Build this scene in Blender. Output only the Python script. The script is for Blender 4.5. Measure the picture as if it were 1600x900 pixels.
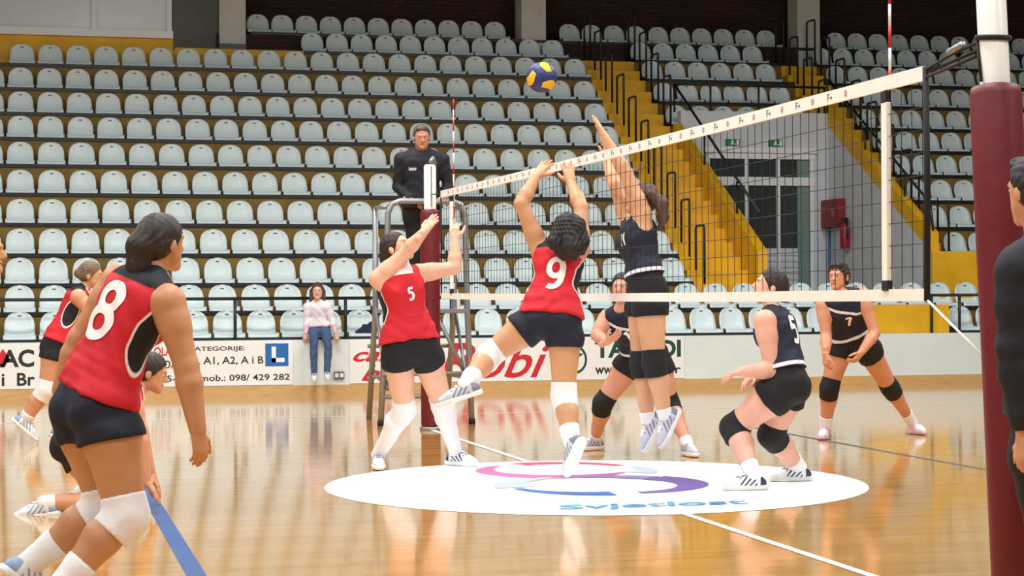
import bpy, math, random
import numpy as np
from mathutils import Matrix, Vector
from mathutils.bvhtree import BVHTree

for _o in list(bpy.data.objects):
    bpy.data.objects.remove(_o)
SC = bpy.context.scene
COL = SC.collection
random.seed(4)
DEBUG = False

# ------------------------------------------------------------------ camera
F_PX = 2950.0
CAM_Z = 1.27
YAW = math.radians(14.3)          # to the right of +Y (the net runs along Y)
PITCH = math.atan(10.4 / F_PX)
ROLL = 0.0048
UP = np.array([0., 0., 1.])
FL = np.array([math.sin(YAW), math.cos(YAW), 0.])       # level forward
RL = np.array([math.cos(YAW), -math.sin(YAW), 0.])      # level right
CF = FL * math.cos(PITCH) + UP * math.sin(PITCH)
_u = UP * math.cos(PITCH) - FL * math.sin(PITCH)
CR = RL * math.cos(ROLL) - _u * math.sin(ROLL)
CU = _u * math.cos(ROLL) + RL * math.sin(ROLL)
CO = np.array([0., 0., CAM_Z])
cam_d = bpy.data.cameras.new('camera')
cam_d.sensor_fit = 'HORIZONTAL'
cam_d.sensor_width = 36.0
cam_d.lens = 36.0 * F_PX / 1600.0
cam_d.clip_start = 0.1
cam_d.clip_end = 200.0
cam = bpy.data.objects.new('camera', cam_d)
COL.objects.link(cam)
cam.matrix_world = Matrix(((CR[0], CU[0], -CF[0], CO[0]), (CR[1], CU[1], -CF[1], CO[1]), (CR[2], CU[2], -CF[2], CO[2]), (0, 0, 0, 1)))
SC.camera = cam

# ------------------------------------------------------------------ light and exposure
SC.view_settings.view_transform = 'Standard'
SC.view_settings.look = 'None'
SC.view_settings.gamma = 1.0
SC.view_settings.use_curve_mapping = False
SC.view_settings.exposure = 0.0
world = bpy.data.worlds.new('hall_ambient')
SC.world = world
world.use_nodes = True
world.node_tree.nodes['Background'].inputs[0].default_value = (0.93, 0.97, 1.0, 1)
world.node_tree.nodes['Background'].inputs[1].default_value = 0.11

def hall_lamp(x, y, z, power, size, tilt=(0, 0)):
    ld = bpy.data.lights.new('hall_lamp', 'AREA')
    ld.shape = 'RECTANGLE'
    ld.size, ld.size_y = size
    ld.energy = power
    ld.color = (1.0, 0.985, 0.95)
    lo = bpy.data.objects.new('hall_lamp', ld)
    COL.objects.link(lo)
    lo.location = (x, y, z)
    lo.rotation_euler = (tilt[0], tilt[1], 0)
for lx in (-6.0, 2.0, 10.0):
    for ly, pw in ((1.0, 420), (7.5, 440), (13.0, 420), (18.5, 430)):
        hall_lamp(lx, ly, 8.2, pw, (3.0, 1.2))

# ------------------------------------------------------------------ helpers: pixels, materials, meshes
def W(px, py, d):
    """point at optical depth d on the ray of pixel (px, py) of the 1600x900 frame"""
    return CO + CF * d + CR * ((px - 800.) / F_PX * d) - CU * ((py - 450.) / F_PX * d)

def lin(c):
    c = [v / 255. for v in c]
    return tuple(v / 12.92 if v <= 0.04045 else ((v + 0.055) / 1.055) ** 2.4 for v in c)

def new_mat(name):
    m = bpy.data.materials.new(name)
    m.use_nodes = True
    nt = m.node_tree
    b = nt.nodes['Principled BSDF']
    return m, nt, b

MATS = {}
def mat(name, rgb, rough=0.6, var=0.0, scale=8.0, bump=0.0, bscale=60.0, metal=0.0, stretch=None, coat=0.0, sss=0.0):
    if name in MATS:
        return MATS[name]
    m, nt, b = new_mat(name)
    c = lin(rgb)
    b.inputs['Base Color'].default_value = (*c, 1)
    b.inputs['Roughness'].default_value = rough
    b.inputs['Metallic'].default_value = metal
    if coat:
        b.inputs['Coat Weight'].default_value = coat
        b.inputs['Coat Roughness'].default_value = 0.15
    if sss:
        b.inputs['Subsurface Weight'].default_value = sss
        b.inputs['Subsurface Radius'].default_value = (0.012, 0.005, 0.003)
    if var or bump:
        tc = nt.nodes.new('ShaderNodeTexCoord')
        mp = nt.nodes.new('ShaderNodeMapping')
        nt.links.new(tc.outputs['Object'], mp.inputs['Vector'])
        if stretch:
            mp.inputs['Scale'].default_value = stretch
    if var:
        n = nt.nodes.new('ShaderNodeTexNoise')
        n.inputs['Scale'].default_value = scale
        n.inputs['Detail'].default_value = 4
        nt.links.new(mp.outputs['Vector'], n.inputs['Vector'])
        r = nt.nodes.new('ShaderNodeValToRGB')
        r.color_ramp.elements[0].position = 0.3
        r.color_ramp.elements[1].position = 0.7
        r.color_ramp.elements[0].color = (*[v * (1 - var) for v in c], 1)
        r.color_ramp.elements[1].color = (*[min(1, v * (1 + var)) for v in c], 1)
        nt.links.new(n.outputs['Fac'], r.inputs['Fac'])
        nt.links.new(r.outputs['Color'], b.inputs['Base Color'])
    if bump:
        n2 = nt.nodes.new('ShaderNodeTexNoise')
        n2.inputs['Scale'].default_value = bscale
        nt.links.new(mp.outputs['Vector'], n2.inputs['Vector'])
        bp = nt.nodes.new('ShaderNodeBump')
        bp.inputs['Strength'].default_value = bump
        bp.inputs['Distance'].default_value = 0.01
        nt.links.new(n2.outputs['Fac'], bp.inputs['Height'])
        nt.links.new(bp.outputs['Normal'], b.inputs['Normal'])
    MATS[name] = m
    return m

def zone_mat(name, base, za, zb, rough=0.75):
    """cloth whose colour changes across woven panels: attributes za (second colour where > 0), zb (third colour where > 0)"""
    if name in MATS:
        return MATS[name]
    m, nt, b = new_mat(name)
    b.inputs['Roughness'].default_value = rough
    cur = None
    for attr, col in (('za', za), ('zb', zb)):
        at = nt.nodes.new('ShaderNodeAttribute')
        at.attribute_name = attr
        mr = nt.nodes.new('ShaderNodeMapRange')
        mr.inputs['From Min'].default_value = -0.0015
        mr.inputs['From Max'].default_value = 0.0015
        nt.links.new(at.outputs['Fac'], mr.inputs['Value'])
        mx = nt.nodes.new('ShaderNodeMix')
        mx.data_type = 'RGBA'
        nt.links.new(mr.outputs['Result'], mx.inputs['Factor'])
        if cur is None:
            mx.inputs[6].default_value = (*lin(base), 1)
        else:
            nt.links.new(cur, mx.inputs[6])
        mx.inputs[7].default_value = (*lin(col), 1)
        cur = mx.outputs[2]
    nt.links.new(cur, b.inputs['Base Color'])
    tc = nt.nodes.new('ShaderNodeTexCoord')
    n2 = nt.nodes.new('ShaderNodeTexNoise')
    n2.inputs['Scale'].default_value = 9
    n2.inputs['Detail'].default_value = 2
    nt.links.new(tc.outputs['Object'], n2.inputs['Vector'])
    bp = nt.nodes.new('ShaderNodeBump')
    bp.inputs['Strength'].default_value = 0.3
    bp.inputs['Distance'].default_value = 0.03
    nt.links.new(n2.outputs['Fac'], bp.inputs['Height'])
    nt.links.new(bp.outputs['Normal'], b.inputs['Normal'])
    MATS[name] = m
    return m

def tag(o, label=None, category=None, group=None, kind=None):
    if label: o['label'] = label
    if category: o['category'] = category
    if group: o['group'] = group
    if kind: o['kind'] = kind
    return o

def link(name, me, parent=None):
    o = bpy.data.objects.new(name, me)
    COL.objects.link(o)
    if parent is not None:
        o.parent = parent
    return o

def empty(name, loc=(0, 0, 0)):
    o = bpy.data.objects.new(name, None)
    o.empty_display_size = 0.2
    COL.objects.link(o)
    o.location = loc
    return o

class MB:
    """collects faces of one mesh (world coordinates; the parent's location is taken off on build)"""
    def __init__(self):
        self.v = []; self.f = []; self.mi = []; self.cur = 0
    def add(self, vs, fs):
        n = len(self.v)
        self.v += [tuple(map(float, p)) for p in vs]
        for f in fs:
            self.f.append(tuple(i + n for i in f)); self.mi.append(self.cur)
        return self
    def box(self, x0, x1, y0, y1, z0, z1, bev=0.0):
        if bev <= 0:
            vs = [(x0, y0, z0), (x1, y0, z0), (x1, y1, z0), (x0, y1, z0), (x0, y0, z1), (x1, y0, z1), (x1, y1, z1), (x0, y1, z1)]
            return self.add(vs, [(0, 3, 2, 1), (4, 5, 6, 7), (0, 1, 5, 4), (1, 2, 6, 5), (2, 3, 7, 6), (3, 0, 4, 7)])
        b = bev
        vs = []
        for z, i in ((z0, b), (z0 + b, 0), (z1 - b, 0), (z1, b)):
            vs += [(x0 + i, y0 + i, z), (x1 - i, y0 + i, z), (x1 - i, y1 - i, z), (x0 + i, y1 - i, z)]
        fs = [(3, 2, 1, 0), (12, 13, 14, 15)]
        for l in range(3):
            for k in range(4):
                a, c = l * 4 + k, l * 4 + (k + 1) % 4
                fs.append((a, c, c + 4, a + 4))
        return self.add(vs, fs)
    def tube(self, pts, r, n=8, caps=True, flat=None):
        pts = [np.array(p, float) for p in pts]
        rs = r if hasattr(r, '__len__') else [r] * len(pts)
        T = []
        for i in range(len(pts)):
            t = pts[min(i + 1, len(pts) - 1)] - pts[max(i - 1, 0)]
            T.append(t / (np.linalg.norm(t) + 1e-9))
        ref = np.array([0, 0, 1.]) if abs(T[0][2]) < 0.9 else np.array([1., 0, 0])
        a = np.cross(T[0], ref); a /= np.linalg.norm(a)
        vs = []
        for i, p in enumerate(pts):
            a = a - T[i] * np.dot(a, T[i]); a /= np.linalg.norm(a)
            b = np.cross(T[i], a)
            for k in range(n):
                q = 2 * math.pi * k / n
                vs.append(p + rs[i] * (a * math.cos(q) + b * math.sin(q)))
        fs = []
        for i in range(len(pts) - 1):
            for k in range(n):
                k2 = (k + 1) % n
                fs.append((i * n + k, i * n + k2, (i + 1) * n + k2, (i + 1) * n + k))
        if caps:
            fs.append(tuple(range(n - 1, -1, -1)))
            fs.append(tuple((len(pts) - 1) * n + k for k in range(n)))
        return self.add(vs, fs)
    def prism(self, poly, axis, lo, hi):
        """extrude polygon (list of 2D) along axis 0/1/2 between lo and hi"""
        n = len(poly)
        def mk(p, h):
            if axis == 0: return (h, p[0], p[1])
            if axis == 1: return (p[0], h, p[1])
            return (p[0], p[1], h)
        vs = [mk(p, lo) for p in poly] + [mk(p, hi) for p in poly]
        fs = [tuple(range(n - 1, -1, -1)), tuple(range(n, 2 * n))]
        for i in range(n):
            j = (i + 1) % n
            fs.append((i, j, n + j, n + i))
        return self.add(vs, fs)
    def build(self, name, mats, parent=None, smooth=False):
        if not isinstance(mats, (list, tuple)): mats = [mats]
        me = bpy.data.meshes.new(name)
        off = np.array(parent_loc(parent))
        vs = [tuple(np.array(p) - off) for p in self.v]
        me.from_pydata(vs, [], self.f)
        for m in mats: me.materials.append(m)
        for p, i in zip(me.polygons, self.mi):
            p.material_index = i
            p.use_smooth = smooth
        fix_normals(me)
        o = link(name, me, parent)
        return o

def parent_loc(p):
    t = np.zeros(3)
    while p is not None:
        t = t + np.array(p.location)
        p = p.parent
    return t

import bmesh
def fix_normals(me):
    bm = bmesh.new(); bm.from_mesh(me)
    bmesh.ops.recalc_face_normals(bm, faces=bm.faces)
    bm.to_mesh(me); bm.free()

def one_box(name, m, x0, x1, y0, y1, z0, z1, parent=None, bev=0.0):
    return MB().box(x0, x1, y0, y1, z0, z1, bev).build(name, m, parent)

def text_mesh(s, size, extrude=0.001, shear=0.0, bold=0.0, align='LEFT', sx=1.0):
    cu = bpy.data.curves.new('lettering', 'FONT')
    cu.body = s; cu.size = size; cu.extrude = extrude; cu.shear = shear; cu.offset = bold
    cu.align_x = align; cu.resolution_u = 3
    ob = bpy.data.objects.new('lettering', cu)
    COL.objects.link(ob)
    bpy.context.view_layer.update()
    dg = bpy.context.evaluated_depsgraph_get()
    me = bpy.data.meshes.new_from_object(ob.evaluated_get(dg))
    bpy.data.objects.remove(ob)
    bpy.data.curves.remove(cu)
    if sx != 1.0:
        for v in me.vertices: v.co.x *= sx
    return me

def place_text(s, x0, z0, y, height, width, m, parent, shear=0.0, bold=0.0):
    """text facing -Y with its lower left at x0, z0, squeezed to width and height"""
    me = text_mesh(s, 1.0, 0.002, shear, bold)
    co = np.array([v.co[:] for v in me.vertices])
    mn, mx = co.min(0), co.max(0)
    sx = width / max(1e-6, mx[0] - mn[0]); sz = height / max(1e-6, mx[1] - mn[1])
    off = parent_loc(parent)
    for v in me.vertices:
        X = x0 + (v.co.x - mn[0]) * sx; Z = z0 + (v.co.y - mn[1]) * sz
        v.co = (X - off[0], y - v.co.z - off[1], Z - off[2])
    me.materials.clear(); me.materials.append(m)
    return link('lettering', me, parent)

ORD = ['first', 'second', 'third', 'fourth', 'fifth', 'sixth', 'seventh', 'eighth', 'ninth', 'tenth', 'eleventh', 'twelfth', 'thirteenth', 'fourteenth', 'fifteenth', 'sixteenth', 'seventeenth', 'eighteenth', 'nineteenth', 'twentieth', 'twenty-first', 'twenty-second', 'twenty-third', 'twenty-fourth', 'twenty-fifth', 'twenty-sixth', 'twenty-seventh', 'twenty-eighth', 'twenty-ninth', 'thirtieth', 'thirty-first', 'thirty-second']

# ------------------------------------------------------------------ materials of the hall
def floor_material():
    m, nt, b = new_mat('varnished_parquet')
    tc = nt.nodes.new('ShaderNodeTexCoord')
    br = nt.nodes.new('ShaderNodeTexBrick')
    br.offset = 0.37
    br.inputs['Color1'].default_value = (*lin((214, 164, 80)), 1)
    br.inputs['Color2'].default_value = (*lin((196, 144, 62)), 1)
    br.inputs['Mortar'].default_value = (*lin((160, 110, 54)), 1)
    br.inputs['Scale'].default_value = 1.0
    br.inputs['Mortar Size'].default_value = 0.0015
    br.inputs['Brick Width'].default_value = 0.9
    br.inputs['Row Height'].default_value = 0.075
    nt.links.new(tc.outputs['Object'], br.inputs['Vector'])
    mp = nt.nodes.new('ShaderNodeMapping')
    mp.inputs['Scale'].default_value = (1.2, 22.0, 1.0)
    nt.links.new(tc.outputs['Object'], mp.inputs['Vector'])
    n = nt.nodes.new('ShaderNodeTexNoise')
    n.inputs['Scale'].default_value = 2.2; n.inputs['Detail'].default_value = 6
    nt.links.new(mp.outputs['Vector'], n.inputs['Vector'])
    r = nt.nodes.new('ShaderNodeValToRGB')
    r.color_ramp.elements[0].position = 0.3; r.color_ramp.elements[0].color = (0.72, 0.68, 0.62, 1)
    r.color_ramp.elements[1].position = 0.72; r.color_ramp.elements[1].color = (1.12, 1.1, 1.05, 1)
    nt.links.new(n.outputs['Fac'], r.inputs['Fac'])
    mx = nt.nodes.new('ShaderNodeMix'); mx.data_type = 'RGBA'; mx.blend_type = 'MULTIPLY'
    mx.inputs['Factor'].default_value = 0.8
    nt.links.new(br.outputs['Color'], mx.inputs[6]); nt.links.new(r.outputs['Color'], mx.inputs[7])
    nt.links.new(mx.outputs[2], b.inputs['Base Color'])
    b.inputs['Roughness'].default_value = 0.3
    b.inputs['Coat Weight'].default_value = 1.0
    b.inputs['Coat Roughness'].default_value = 0.07
    n3 = nt.nodes.new('ShaderNodeTexNoise'); n3.inputs['Scale'].default_value = 3.0
    mp3 = nt.nodes.new('ShaderNodeMapping'); mp3.inputs['Scale'].default_value = (1.0, 9.0, 1.0)
    nt.links.new(tc.outputs['Object'], mp3.inputs['Vector']); nt.links.new(mp3.outputs['Vector'], n3.inputs['Vector'])
    bp = nt.nodes.new('ShaderNodeBump'); bp.inputs['Strength'].default_value = 0.03; bp.inputs['Distance'].default_value = 0.02
    nt.links.new(n3.outputs['Fac'], bp.inputs['Height'])
    nt.links.new(bp.outputs['Normal'], b.inputs['Normal']); nt.links.new(bp.outputs['Normal'], b.inputs['Coat Normal'])
    return m

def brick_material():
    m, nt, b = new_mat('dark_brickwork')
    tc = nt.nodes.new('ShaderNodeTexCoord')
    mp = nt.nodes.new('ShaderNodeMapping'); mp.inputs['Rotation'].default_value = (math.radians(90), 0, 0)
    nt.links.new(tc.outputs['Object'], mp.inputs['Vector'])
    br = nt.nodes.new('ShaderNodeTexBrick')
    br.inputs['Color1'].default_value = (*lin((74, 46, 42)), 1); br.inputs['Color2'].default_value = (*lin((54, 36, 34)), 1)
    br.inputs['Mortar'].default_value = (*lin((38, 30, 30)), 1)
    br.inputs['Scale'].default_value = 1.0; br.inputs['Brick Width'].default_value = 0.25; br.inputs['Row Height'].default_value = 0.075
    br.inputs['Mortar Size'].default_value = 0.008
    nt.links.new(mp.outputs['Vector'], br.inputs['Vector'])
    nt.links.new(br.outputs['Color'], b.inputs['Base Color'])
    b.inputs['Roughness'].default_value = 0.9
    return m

M_floor = floor_material()
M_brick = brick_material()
M_yellow = mat('yellow_painted_concrete', (226, 172, 20), 0.6, 0.12, 3.0, 0.15, 30)
M_riser = mat('shaded_yellow_concrete', (132, 102, 40), 0.75, 0.2, 4.0, 0.15, 30)  # yellow riser paint, with the shade between the seats put into its colour
M_tread = mat('grey_concrete_tread', (120, 112, 96), 0.85, 0.15, 5.0)
M_white_wall = mat('white_painted_wall', (224, 232, 230), 0.55, 0.03, 3.0)
M_grey_wall = mat('pale_grey_plaster', (206, 212, 218), 0.7, 0.05, 3.0)
M_dark_grey = mat('dark_grey_panel', (116, 118, 116), 0.7, 0.06, 3.0)
M_pillar = mat('grey_concrete_pillar', (216, 216, 210), 0.75, 0.06, 4.0)
M_wood = mat('pale_wood_strip', (206, 166, 108), 0.5, 0.12, 6.0, stretch=(1, 8, 8))
M_black = mat('black_painted_steel', (24, 28, 32), 0.45)
M_seat = mat('pale_grey_plastic_seat', (210, 224, 224), 0.38, 0.03, 5.0)
M_slot = mat('dark_seat_slot', (70, 78, 82), 0.6)
M_white = mat('white_line_paint', (250, 250, 248), 0.35)
M_blue = mat('blue_line_paint', (50, 84, 142), 0.35)
M_greyline = mat('dark_line_paint', (86, 92, 98), 0.4)
M_steel = mat('galvanised_steel', (150, 152, 156), 0.4, 0.05, 9.0, metal=0.55)
M_maroon = mat('maroon_vinyl_padding', (104, 13, 27), 0.5, 0.1, 5.0, 0.2, 12)
M_whitepole = mat('white_enamel_steel', (240, 240, 236), 0.35)
M_tape = mat('white_net_tape', (240, 238, 232), 0.7, 0.03, 8)
M_cord = mat('black_cord', (22, 22, 24), 0.8)
M_red = mat('red_enamel', (196, 30, 34), 0.45)
M_glass = mat('dark_door_glass', (52, 60, 62), 0.12)
M_glass_green = mat('greenish_door_glass', (120, 146, 142), 0.15)
M_frame = mat('light_aluminium_frame', (234, 238, 240), 0.45)
M_pane = mat('blind_behind_glass', (206, 216, 218), 0.3, 0.05, 2.0)

# ------------------------------------------------------------------ floor and markings
NETX = 3.65
CY = 12.1
floor = MB().add([(-14, -4, 0), (22, -4, 0), (22, 24.4, 0), (-14, 24.4, 0)], [(0, 1, 2, 3)]).build('floor', M_floor)
tag(floor, kind='structure')
def stripe(name, m, x0, x1, y0, y1, z=0.0012):
    return MB().add([(x0, y0, z), (x1, y0, z), (x1, y1, z), (x0, y1, z)], [(0, 1, 2, 3)]).build(name, m, floor)
stripe('centre_line', M_white, NETX - 0.025, NETX + 0.025, 3.0, 17.4, 0.0030)
stripe('attack_line', M_blue, NETX - 2.97, NETX - 2.88, 2.0, 13.2)
stripe('attack_line', M_greyline, NETX + 2.95, NETX + 3.0, 2.0, 16.9)
stripe('side_line', M_white, -10, 20, 19.66, 19.70)
def disc_ring(r0, r1, a0, a1, z, cx=NETX, cy=CY, n=64, w0=None, w1=None):
    vs = []; fs = []
    for i in range(n + 1):
        t = i / n
        a = math.radians(a0 + (a1 - a0) * t)
        ri, ro = r0, r1
        if w0 is not None:
            m_ = (r0 + r1) / 2; h = (w0 + (w1 - w0) * t) / 2
            ri, ro = m_ - h, m_ + h
        vs += [(cx + ri * math.cos(a), cy + ri * math.sin(a), z), (cx + ro * math.cos(a), cy + ro * math.sin(a), z)]
        if i < n: fs.append((2 * i, 2 * i + 1, 2 * i + 3, 2 * i + 2))
    return vs, fs
vs = [(NETX, CY, 0.002)] + [(NETX + 1.8 * math.cos(a * math.pi / 64), CY + 1.8 * math.sin(a * math.pi / 64), 0.002) for a in range(128)]
circle = MB().add(vs, [(0, i + 1, (i + 1) % 128 + 1) for i in range(128)]).build('centre_circle', M_white, floor)
# the swirling emblem: two open rings, pink/red above, purple/blue below
E = [('pink', (222, 112, 176), 3.68, 13.16, 0.52, 130, 262, 0.08, 0.26), ('red', (214, 76, 104), 3.72, 13.16, 0.52, 18, 112, 0.10, 0.22),
     ('mauve', (190, 96, 164), 3.68, 13.16, 0.52, 258, 318, 0.26, 0.06), ('silver', (192, 204, 216), 3.78, 13.10, 0.52, 318, 376, 0.26, 0.05),
     ('blue', (64, 118, 196), 3.62, 12.02, 0.54, 186, 266, 0.06, 0.24), ('purple', (112, 92, 172), 3.74, 12.02, 0.54, 272, 400, 0.10, 0.30),
     ('lilac', (140, 128, 196), 3.72, 12.02, 0.54, 40, 100, 0.26, 0.10), ('grey', (198, 212, 220), 3.62, 12.05, 0.54, 104, 184, 0.08, 0.28)]
for ei, (nm, rgb, cx, cy, r, a0, a1, w0, w1) in enumerate(E):
    v_, f_ = disc_ring(r - 0.1, r + 0.1, a0, a1, 0.0036 + 0.0002 * ei, cx, cy, 40, w0, w1)
    MB().add(v_, f_).build('emblem_arc', mat('emblem_' + nm, rgb, 0.35), circle)
me = text_mesh('Svjetlost', 0.30, 0.0, 0.25, 0.006)
co = np.array([v.co[:] for v in me.vertices]); mn, mx = co.min(0), co.max(0)
tx0, tx1 = 3.02, 4.22
for v in me.vertices:
    u = (v.co.x - mn[0]) / (mx[0] - mn[0]); t = (v.co.y - mn[1]) / (mx[1] - mn[1])
    X = tx0 + u * (tx1 - tx0)
    v.co = (X, 10.62 + 0.30 * t - 0.02 * (X - 3.5), 0.0056)
me.materials.clear(); me.materials.append(mat('light_blue_print', (84, 150, 200), 0.4))
link('lettering', me, circle)

# ------------------------------------------------------------------ grandstand
ZR = [.75, 1.09, 1.463, 1.873, 2.31, 2.76, 3.21, 3.65, 4.08, 4.52, 4.97, 5.37, 5.75]
YR = [24.4 + .63 * k for k in range(13)]
TR = [z - 0.055 for z in ZR]
AX0, AX1 = 9.25, 10.2         # first aisle
PX0, PX1 = 10.35, 12.95       # entrance passage
BX0, BX1 = 12.95, 13.62       # second aisle
XR = 19.5
stand = empty('grandstand', (0, 24.4, 0))
tag(stand, 'tall yellow-painted concrete grandstand rising behind the court', 'grandstand')
spans = {0: [(-3.5, 11.42), (12.62, XR)], 1: [(-3.5, XR)]}
for k in range(2, 8): spans[k] = [(-3.5, AX0), (BX1, XR)]
for k in range(8, 11): spans[k] = [(-3.5, AX0), (AX1, BX0), (BX1, XR)]
spans[11] = [(2.27, AX0), (AX1, BX0), (BX1, XR)]
spans[12] = [(2.9, XR)]
for k in range(13):
    for x0, x1 in spans[k]:
        b = MB()
        zb = 0.0 if k == 0 else TR[k - 1] - 0.03
        y1 = YR[k] + 0.66 if k < 12 else 33.05
        b.box(x0, x1, YR[k], y1, zb, TR[k])
        o = b.build('step', [M_riser if k < 12 else M_brick, M_tread], stand)  # the top step takes the darker brick material as a dark gap
        for p in o.data.polygons:
            if p.normal.z > 0.9 and k < 12: p.material_index = 1
        # dark rail that carries the seats
        rx = {0: (x0, x1), 12: (3.6, x1), 11: (max(x0, 4.4), x1), 10: (x0, x1)}.get(k, (x0, x1))
        MB().box(rx[0] + 0.02, rx[1] - 0.02, YR[k] - 0.02, YR[k] + 0.035, TR[k] - 0.012, TR[k] + 0.04).build('seat_rail', M_black, stand)
MB().box(2.27, 4.42, YR[11] - 0.012, YR[11] + 0.002, TR[10] - 0.03, TR[11] + 0.03).build('yellow_riser', M_yellow, stand)
MB().box(11.42, 12.62, 24.42, 25.0, 0.0, 1.10).build('front_stair_block', M_yellow, stand)
for x0, x1 in ((AX0, AX1), (BX0, BX1)):
    for k in range(2, 12):
        mid = (TR[k - 1] + TR[k]) / 2
        MB().box(x0, x1, YR[k] - 0.31, YR[k] + 0.01, TR[k - 1] - 0.35, mid).build('aisle_step', M_yellow, stand)
        MB().box(x0, x1, YR[k], YR[k] + 0.64, TR[k - 1] - 0.35, TR[k]).build('aisle_step', M_yellow, stand)
SL = lambda Y: 2.06 + 0.589 * (Y - 25.9)
MB().prism([(25.6, 0.9), (25.6, SL(25.6)), (29.3, SL(29.3)), (29.3, 0.9)], 0, AX1, PX0).build('parapet', M_yellow, stand)
MB().prism([(25.6, SL(25.6)), (25.6, SL(25.6) + 0.28), (29.3, SL(29.3) + 0.28), (29.3, SL(29.3))], 0, PX1 - 0.01, PX1 + 0.12).build('parapet', M_yellow, stand)
MB().box(PX1 - 0.012, BX1 + 0.3, 25.55, 25.6, 0.9, SL(25.6)).build('parapet_end', M_yellow, stand)

def seat_mesh():
    prof = [(0.0, 0.0), (0.012, 0.028), (0.05, 0.036), (0.16, 0.030), (0.25, 0.036), (0.30, 0.07), (0.325, 0.13), (0.34, 0.20), (0.352, 0.262), (0.360, 0.305), (0.366, 0.334), (0.370, 0.345)]
    half = [0.198, 0.200, 0.198, 0.192, 0.188, 0.188, 0.188, 0.184, 0.166, 0.130, 0.080, 0.030]
    nx = 8
    vs = []; fs = []
    for s in (0, 1):
        for j, ((y, z), h) in enumerate(zip(prof, half)):
            for i in range(nx + 1):
                u = -1 + 2 * i / nx
                lift = 0.022 * u ** 4
                if j < 5: yy, zz = y, z + (lift if j > 0 else 0)
                else: yy, zz = y - lift * 2.0 * (1 - (j - 5) / 9), z
                if s:
                    if j < 5: zz -= 0.012
                    else: yy += 0.012
                vs.append((u * h, yy, zz))
    m = len(prof) * (nx + 1)
    for j in range(len(prof) - 1):
        for i in range(nx):
            a = j * (nx + 1) + i
            fs.append((a, a + 1, a + nx + 2, a + nx + 1))
            fs.append((m + a, m + a + nx + 1, m + a + nx + 2, m + a + 1))
    for j in range(len(prof) - 1):
        for i in (0, nx):
            a = j * (nx + 1) + i; c = a + nx + 1
            fs.append((a, c, m + c, m + a))
    for i in range(nx):
        for j in (0, len(prof) - 1):
            a = j * (nx + 1) + i
            fs.append((a, a + 1, m + a + 1, m + a))
    me = bpy.data.meshes.new('stadium_seat')
    me.from_pydata(vs, [], fs)
    n0 = len(vs)
    bm = bmesh.new(); bm.from_mesh(me)
    bmesh.ops.recalc_face_normals(bm, faces=bm.faces)
    q = [bm.verts.new((x, y, z)) for x, y, z in ((-0.026, 0.3515, 0.286), (0.026, 0.3515, 0.286), (0.022, 0.3535, 0.300), (-0.022, 0.3535, 0.300))]
    f = bm.faces.new(q); f.material_index = 1
    for fc in bm.faces: fc.smooth = fc.material_index == 0
    bm.to_mesh(me); bm.free()
    me.materials.append(M_seat); me.materials.append(M_slot)
    return me
SEAT = seat_mesh()
seats = []     # (k, block, index from aisle, x)
PILX = (3.31, 8.56, 13.74)
for k in range(13):
    if k <= 10:
        n_l = [-0.14 + .436 * i for i in range(-7, 22)]
        if k == 10: n_l = [-0.12 + .436 * i for i in range(0, 22)]
        if k < 2:
            n_l = [-0.14 + .436 * i for i in range(-7, 48)]
        cols = [(x, 'main' if x < 9.2 else 'low') for x in n_l if (k < 2 or x < 9.2)]
        if k == 0: cols = [(x, b) for x, b in cols if x < 11.25 or x > 12.85]
        if k >= 8: cols += [(10.42 + .42 * i, 'over') for i in range(6)]
        if k >= 2: cols += [(13.85 + .42 * i, 'far') for i in range(14)]
    elif k == 11:
        cols = [(4.61 + .421 * i, 'main') for i in range(11)] + [(10.42 + .42 * i, 'over') for i in range(6)] + [(13.85 + .42 * i, 'far') for i in range(13)]
    else:
        cols = [(3.77 + .417 * i, 'main') for i in range(11)] + [(9.30 + .416 * i, 'over') for i in range(10)] + [(14.42 + .42 * i, 'far') for i in range(12)]
    for blk in ('main', 'low', 'over', 'far'):
        cc = sorted([x for x, b in cols if b == blk])
        if blk == 'main': cc = cc[::-1]
        for j, x in enumerate(cc):
            if k in (11, 12) and any(abs(x - p) < 0.42 for p in PILX) and k == 12: continue
            seats.append((k, blk, j, x))
def seat_px(x, y, z):
    v = np.array([x, y, z]) - CO
    d = v @ CF
    return 800 + F_PX * (v @ CR) / d, 450 - F_PX * (v @ CU) / d, d
vis = []
for s in seats:
    k, blk, j, x = s
    px, py, d = seat_px(x, YR[k] + .3, ZR[k] + .15)
    if px < -260 or px > 2000: continue
    score = d
    if px < -30 or px > 1625: score += 100
    if px > 1500: score += 6
    if k == 2 and blk == 'far': score += 30
    if k == 3 and blk == 'far': score += 30
    if k in (0, 1) and px > 1530: score += 30
    vis.append((score, s))
vis.sort(key=lambda t: t[0])
rest = MB(); rest_list = []
for n, (sc_, (k, blk, j, x)) in enumerate(vis):
    if n < 300:
        o = link('stadium_seat', SEAT)
        o.location = (x, YR[k] + 0.005, ZR[k] - 0.012)
        if blk == 'low':
            lab = 'pale grey seat in front of the entrance passage, %s row up, %s past the aisle' % (ORD[k], ORD[j])
        elif blk == 'main':
            lab = 'pale grey bucket seat in the %s row up, %s away from the yellow aisle' % (ORD[k], ORD[j])
        elif blk == 'over':
            lab = 'pale grey seat above the entrance passage, %s row up, %s from the aisle' % (ORD[k], ORD[j])
        else:
            lab = 'pale grey seat beyond the entrance passage, %s row up, %s from the stairs' % (ORD[k], ORD[j])
        tag(o, lab, 'seat', 'pale grey seats of the grandstand')
    else:
        rest_list.append((x, YR[k] + 0.005, ZR[k] - 0.012))
sv = np.array([v.co[:] for v in SEAT.vertices]); sf = [tuple(p.vertices) for p in SEAT.polygons]; sm = [p.material_index for p in SEAT.polygons]
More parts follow.
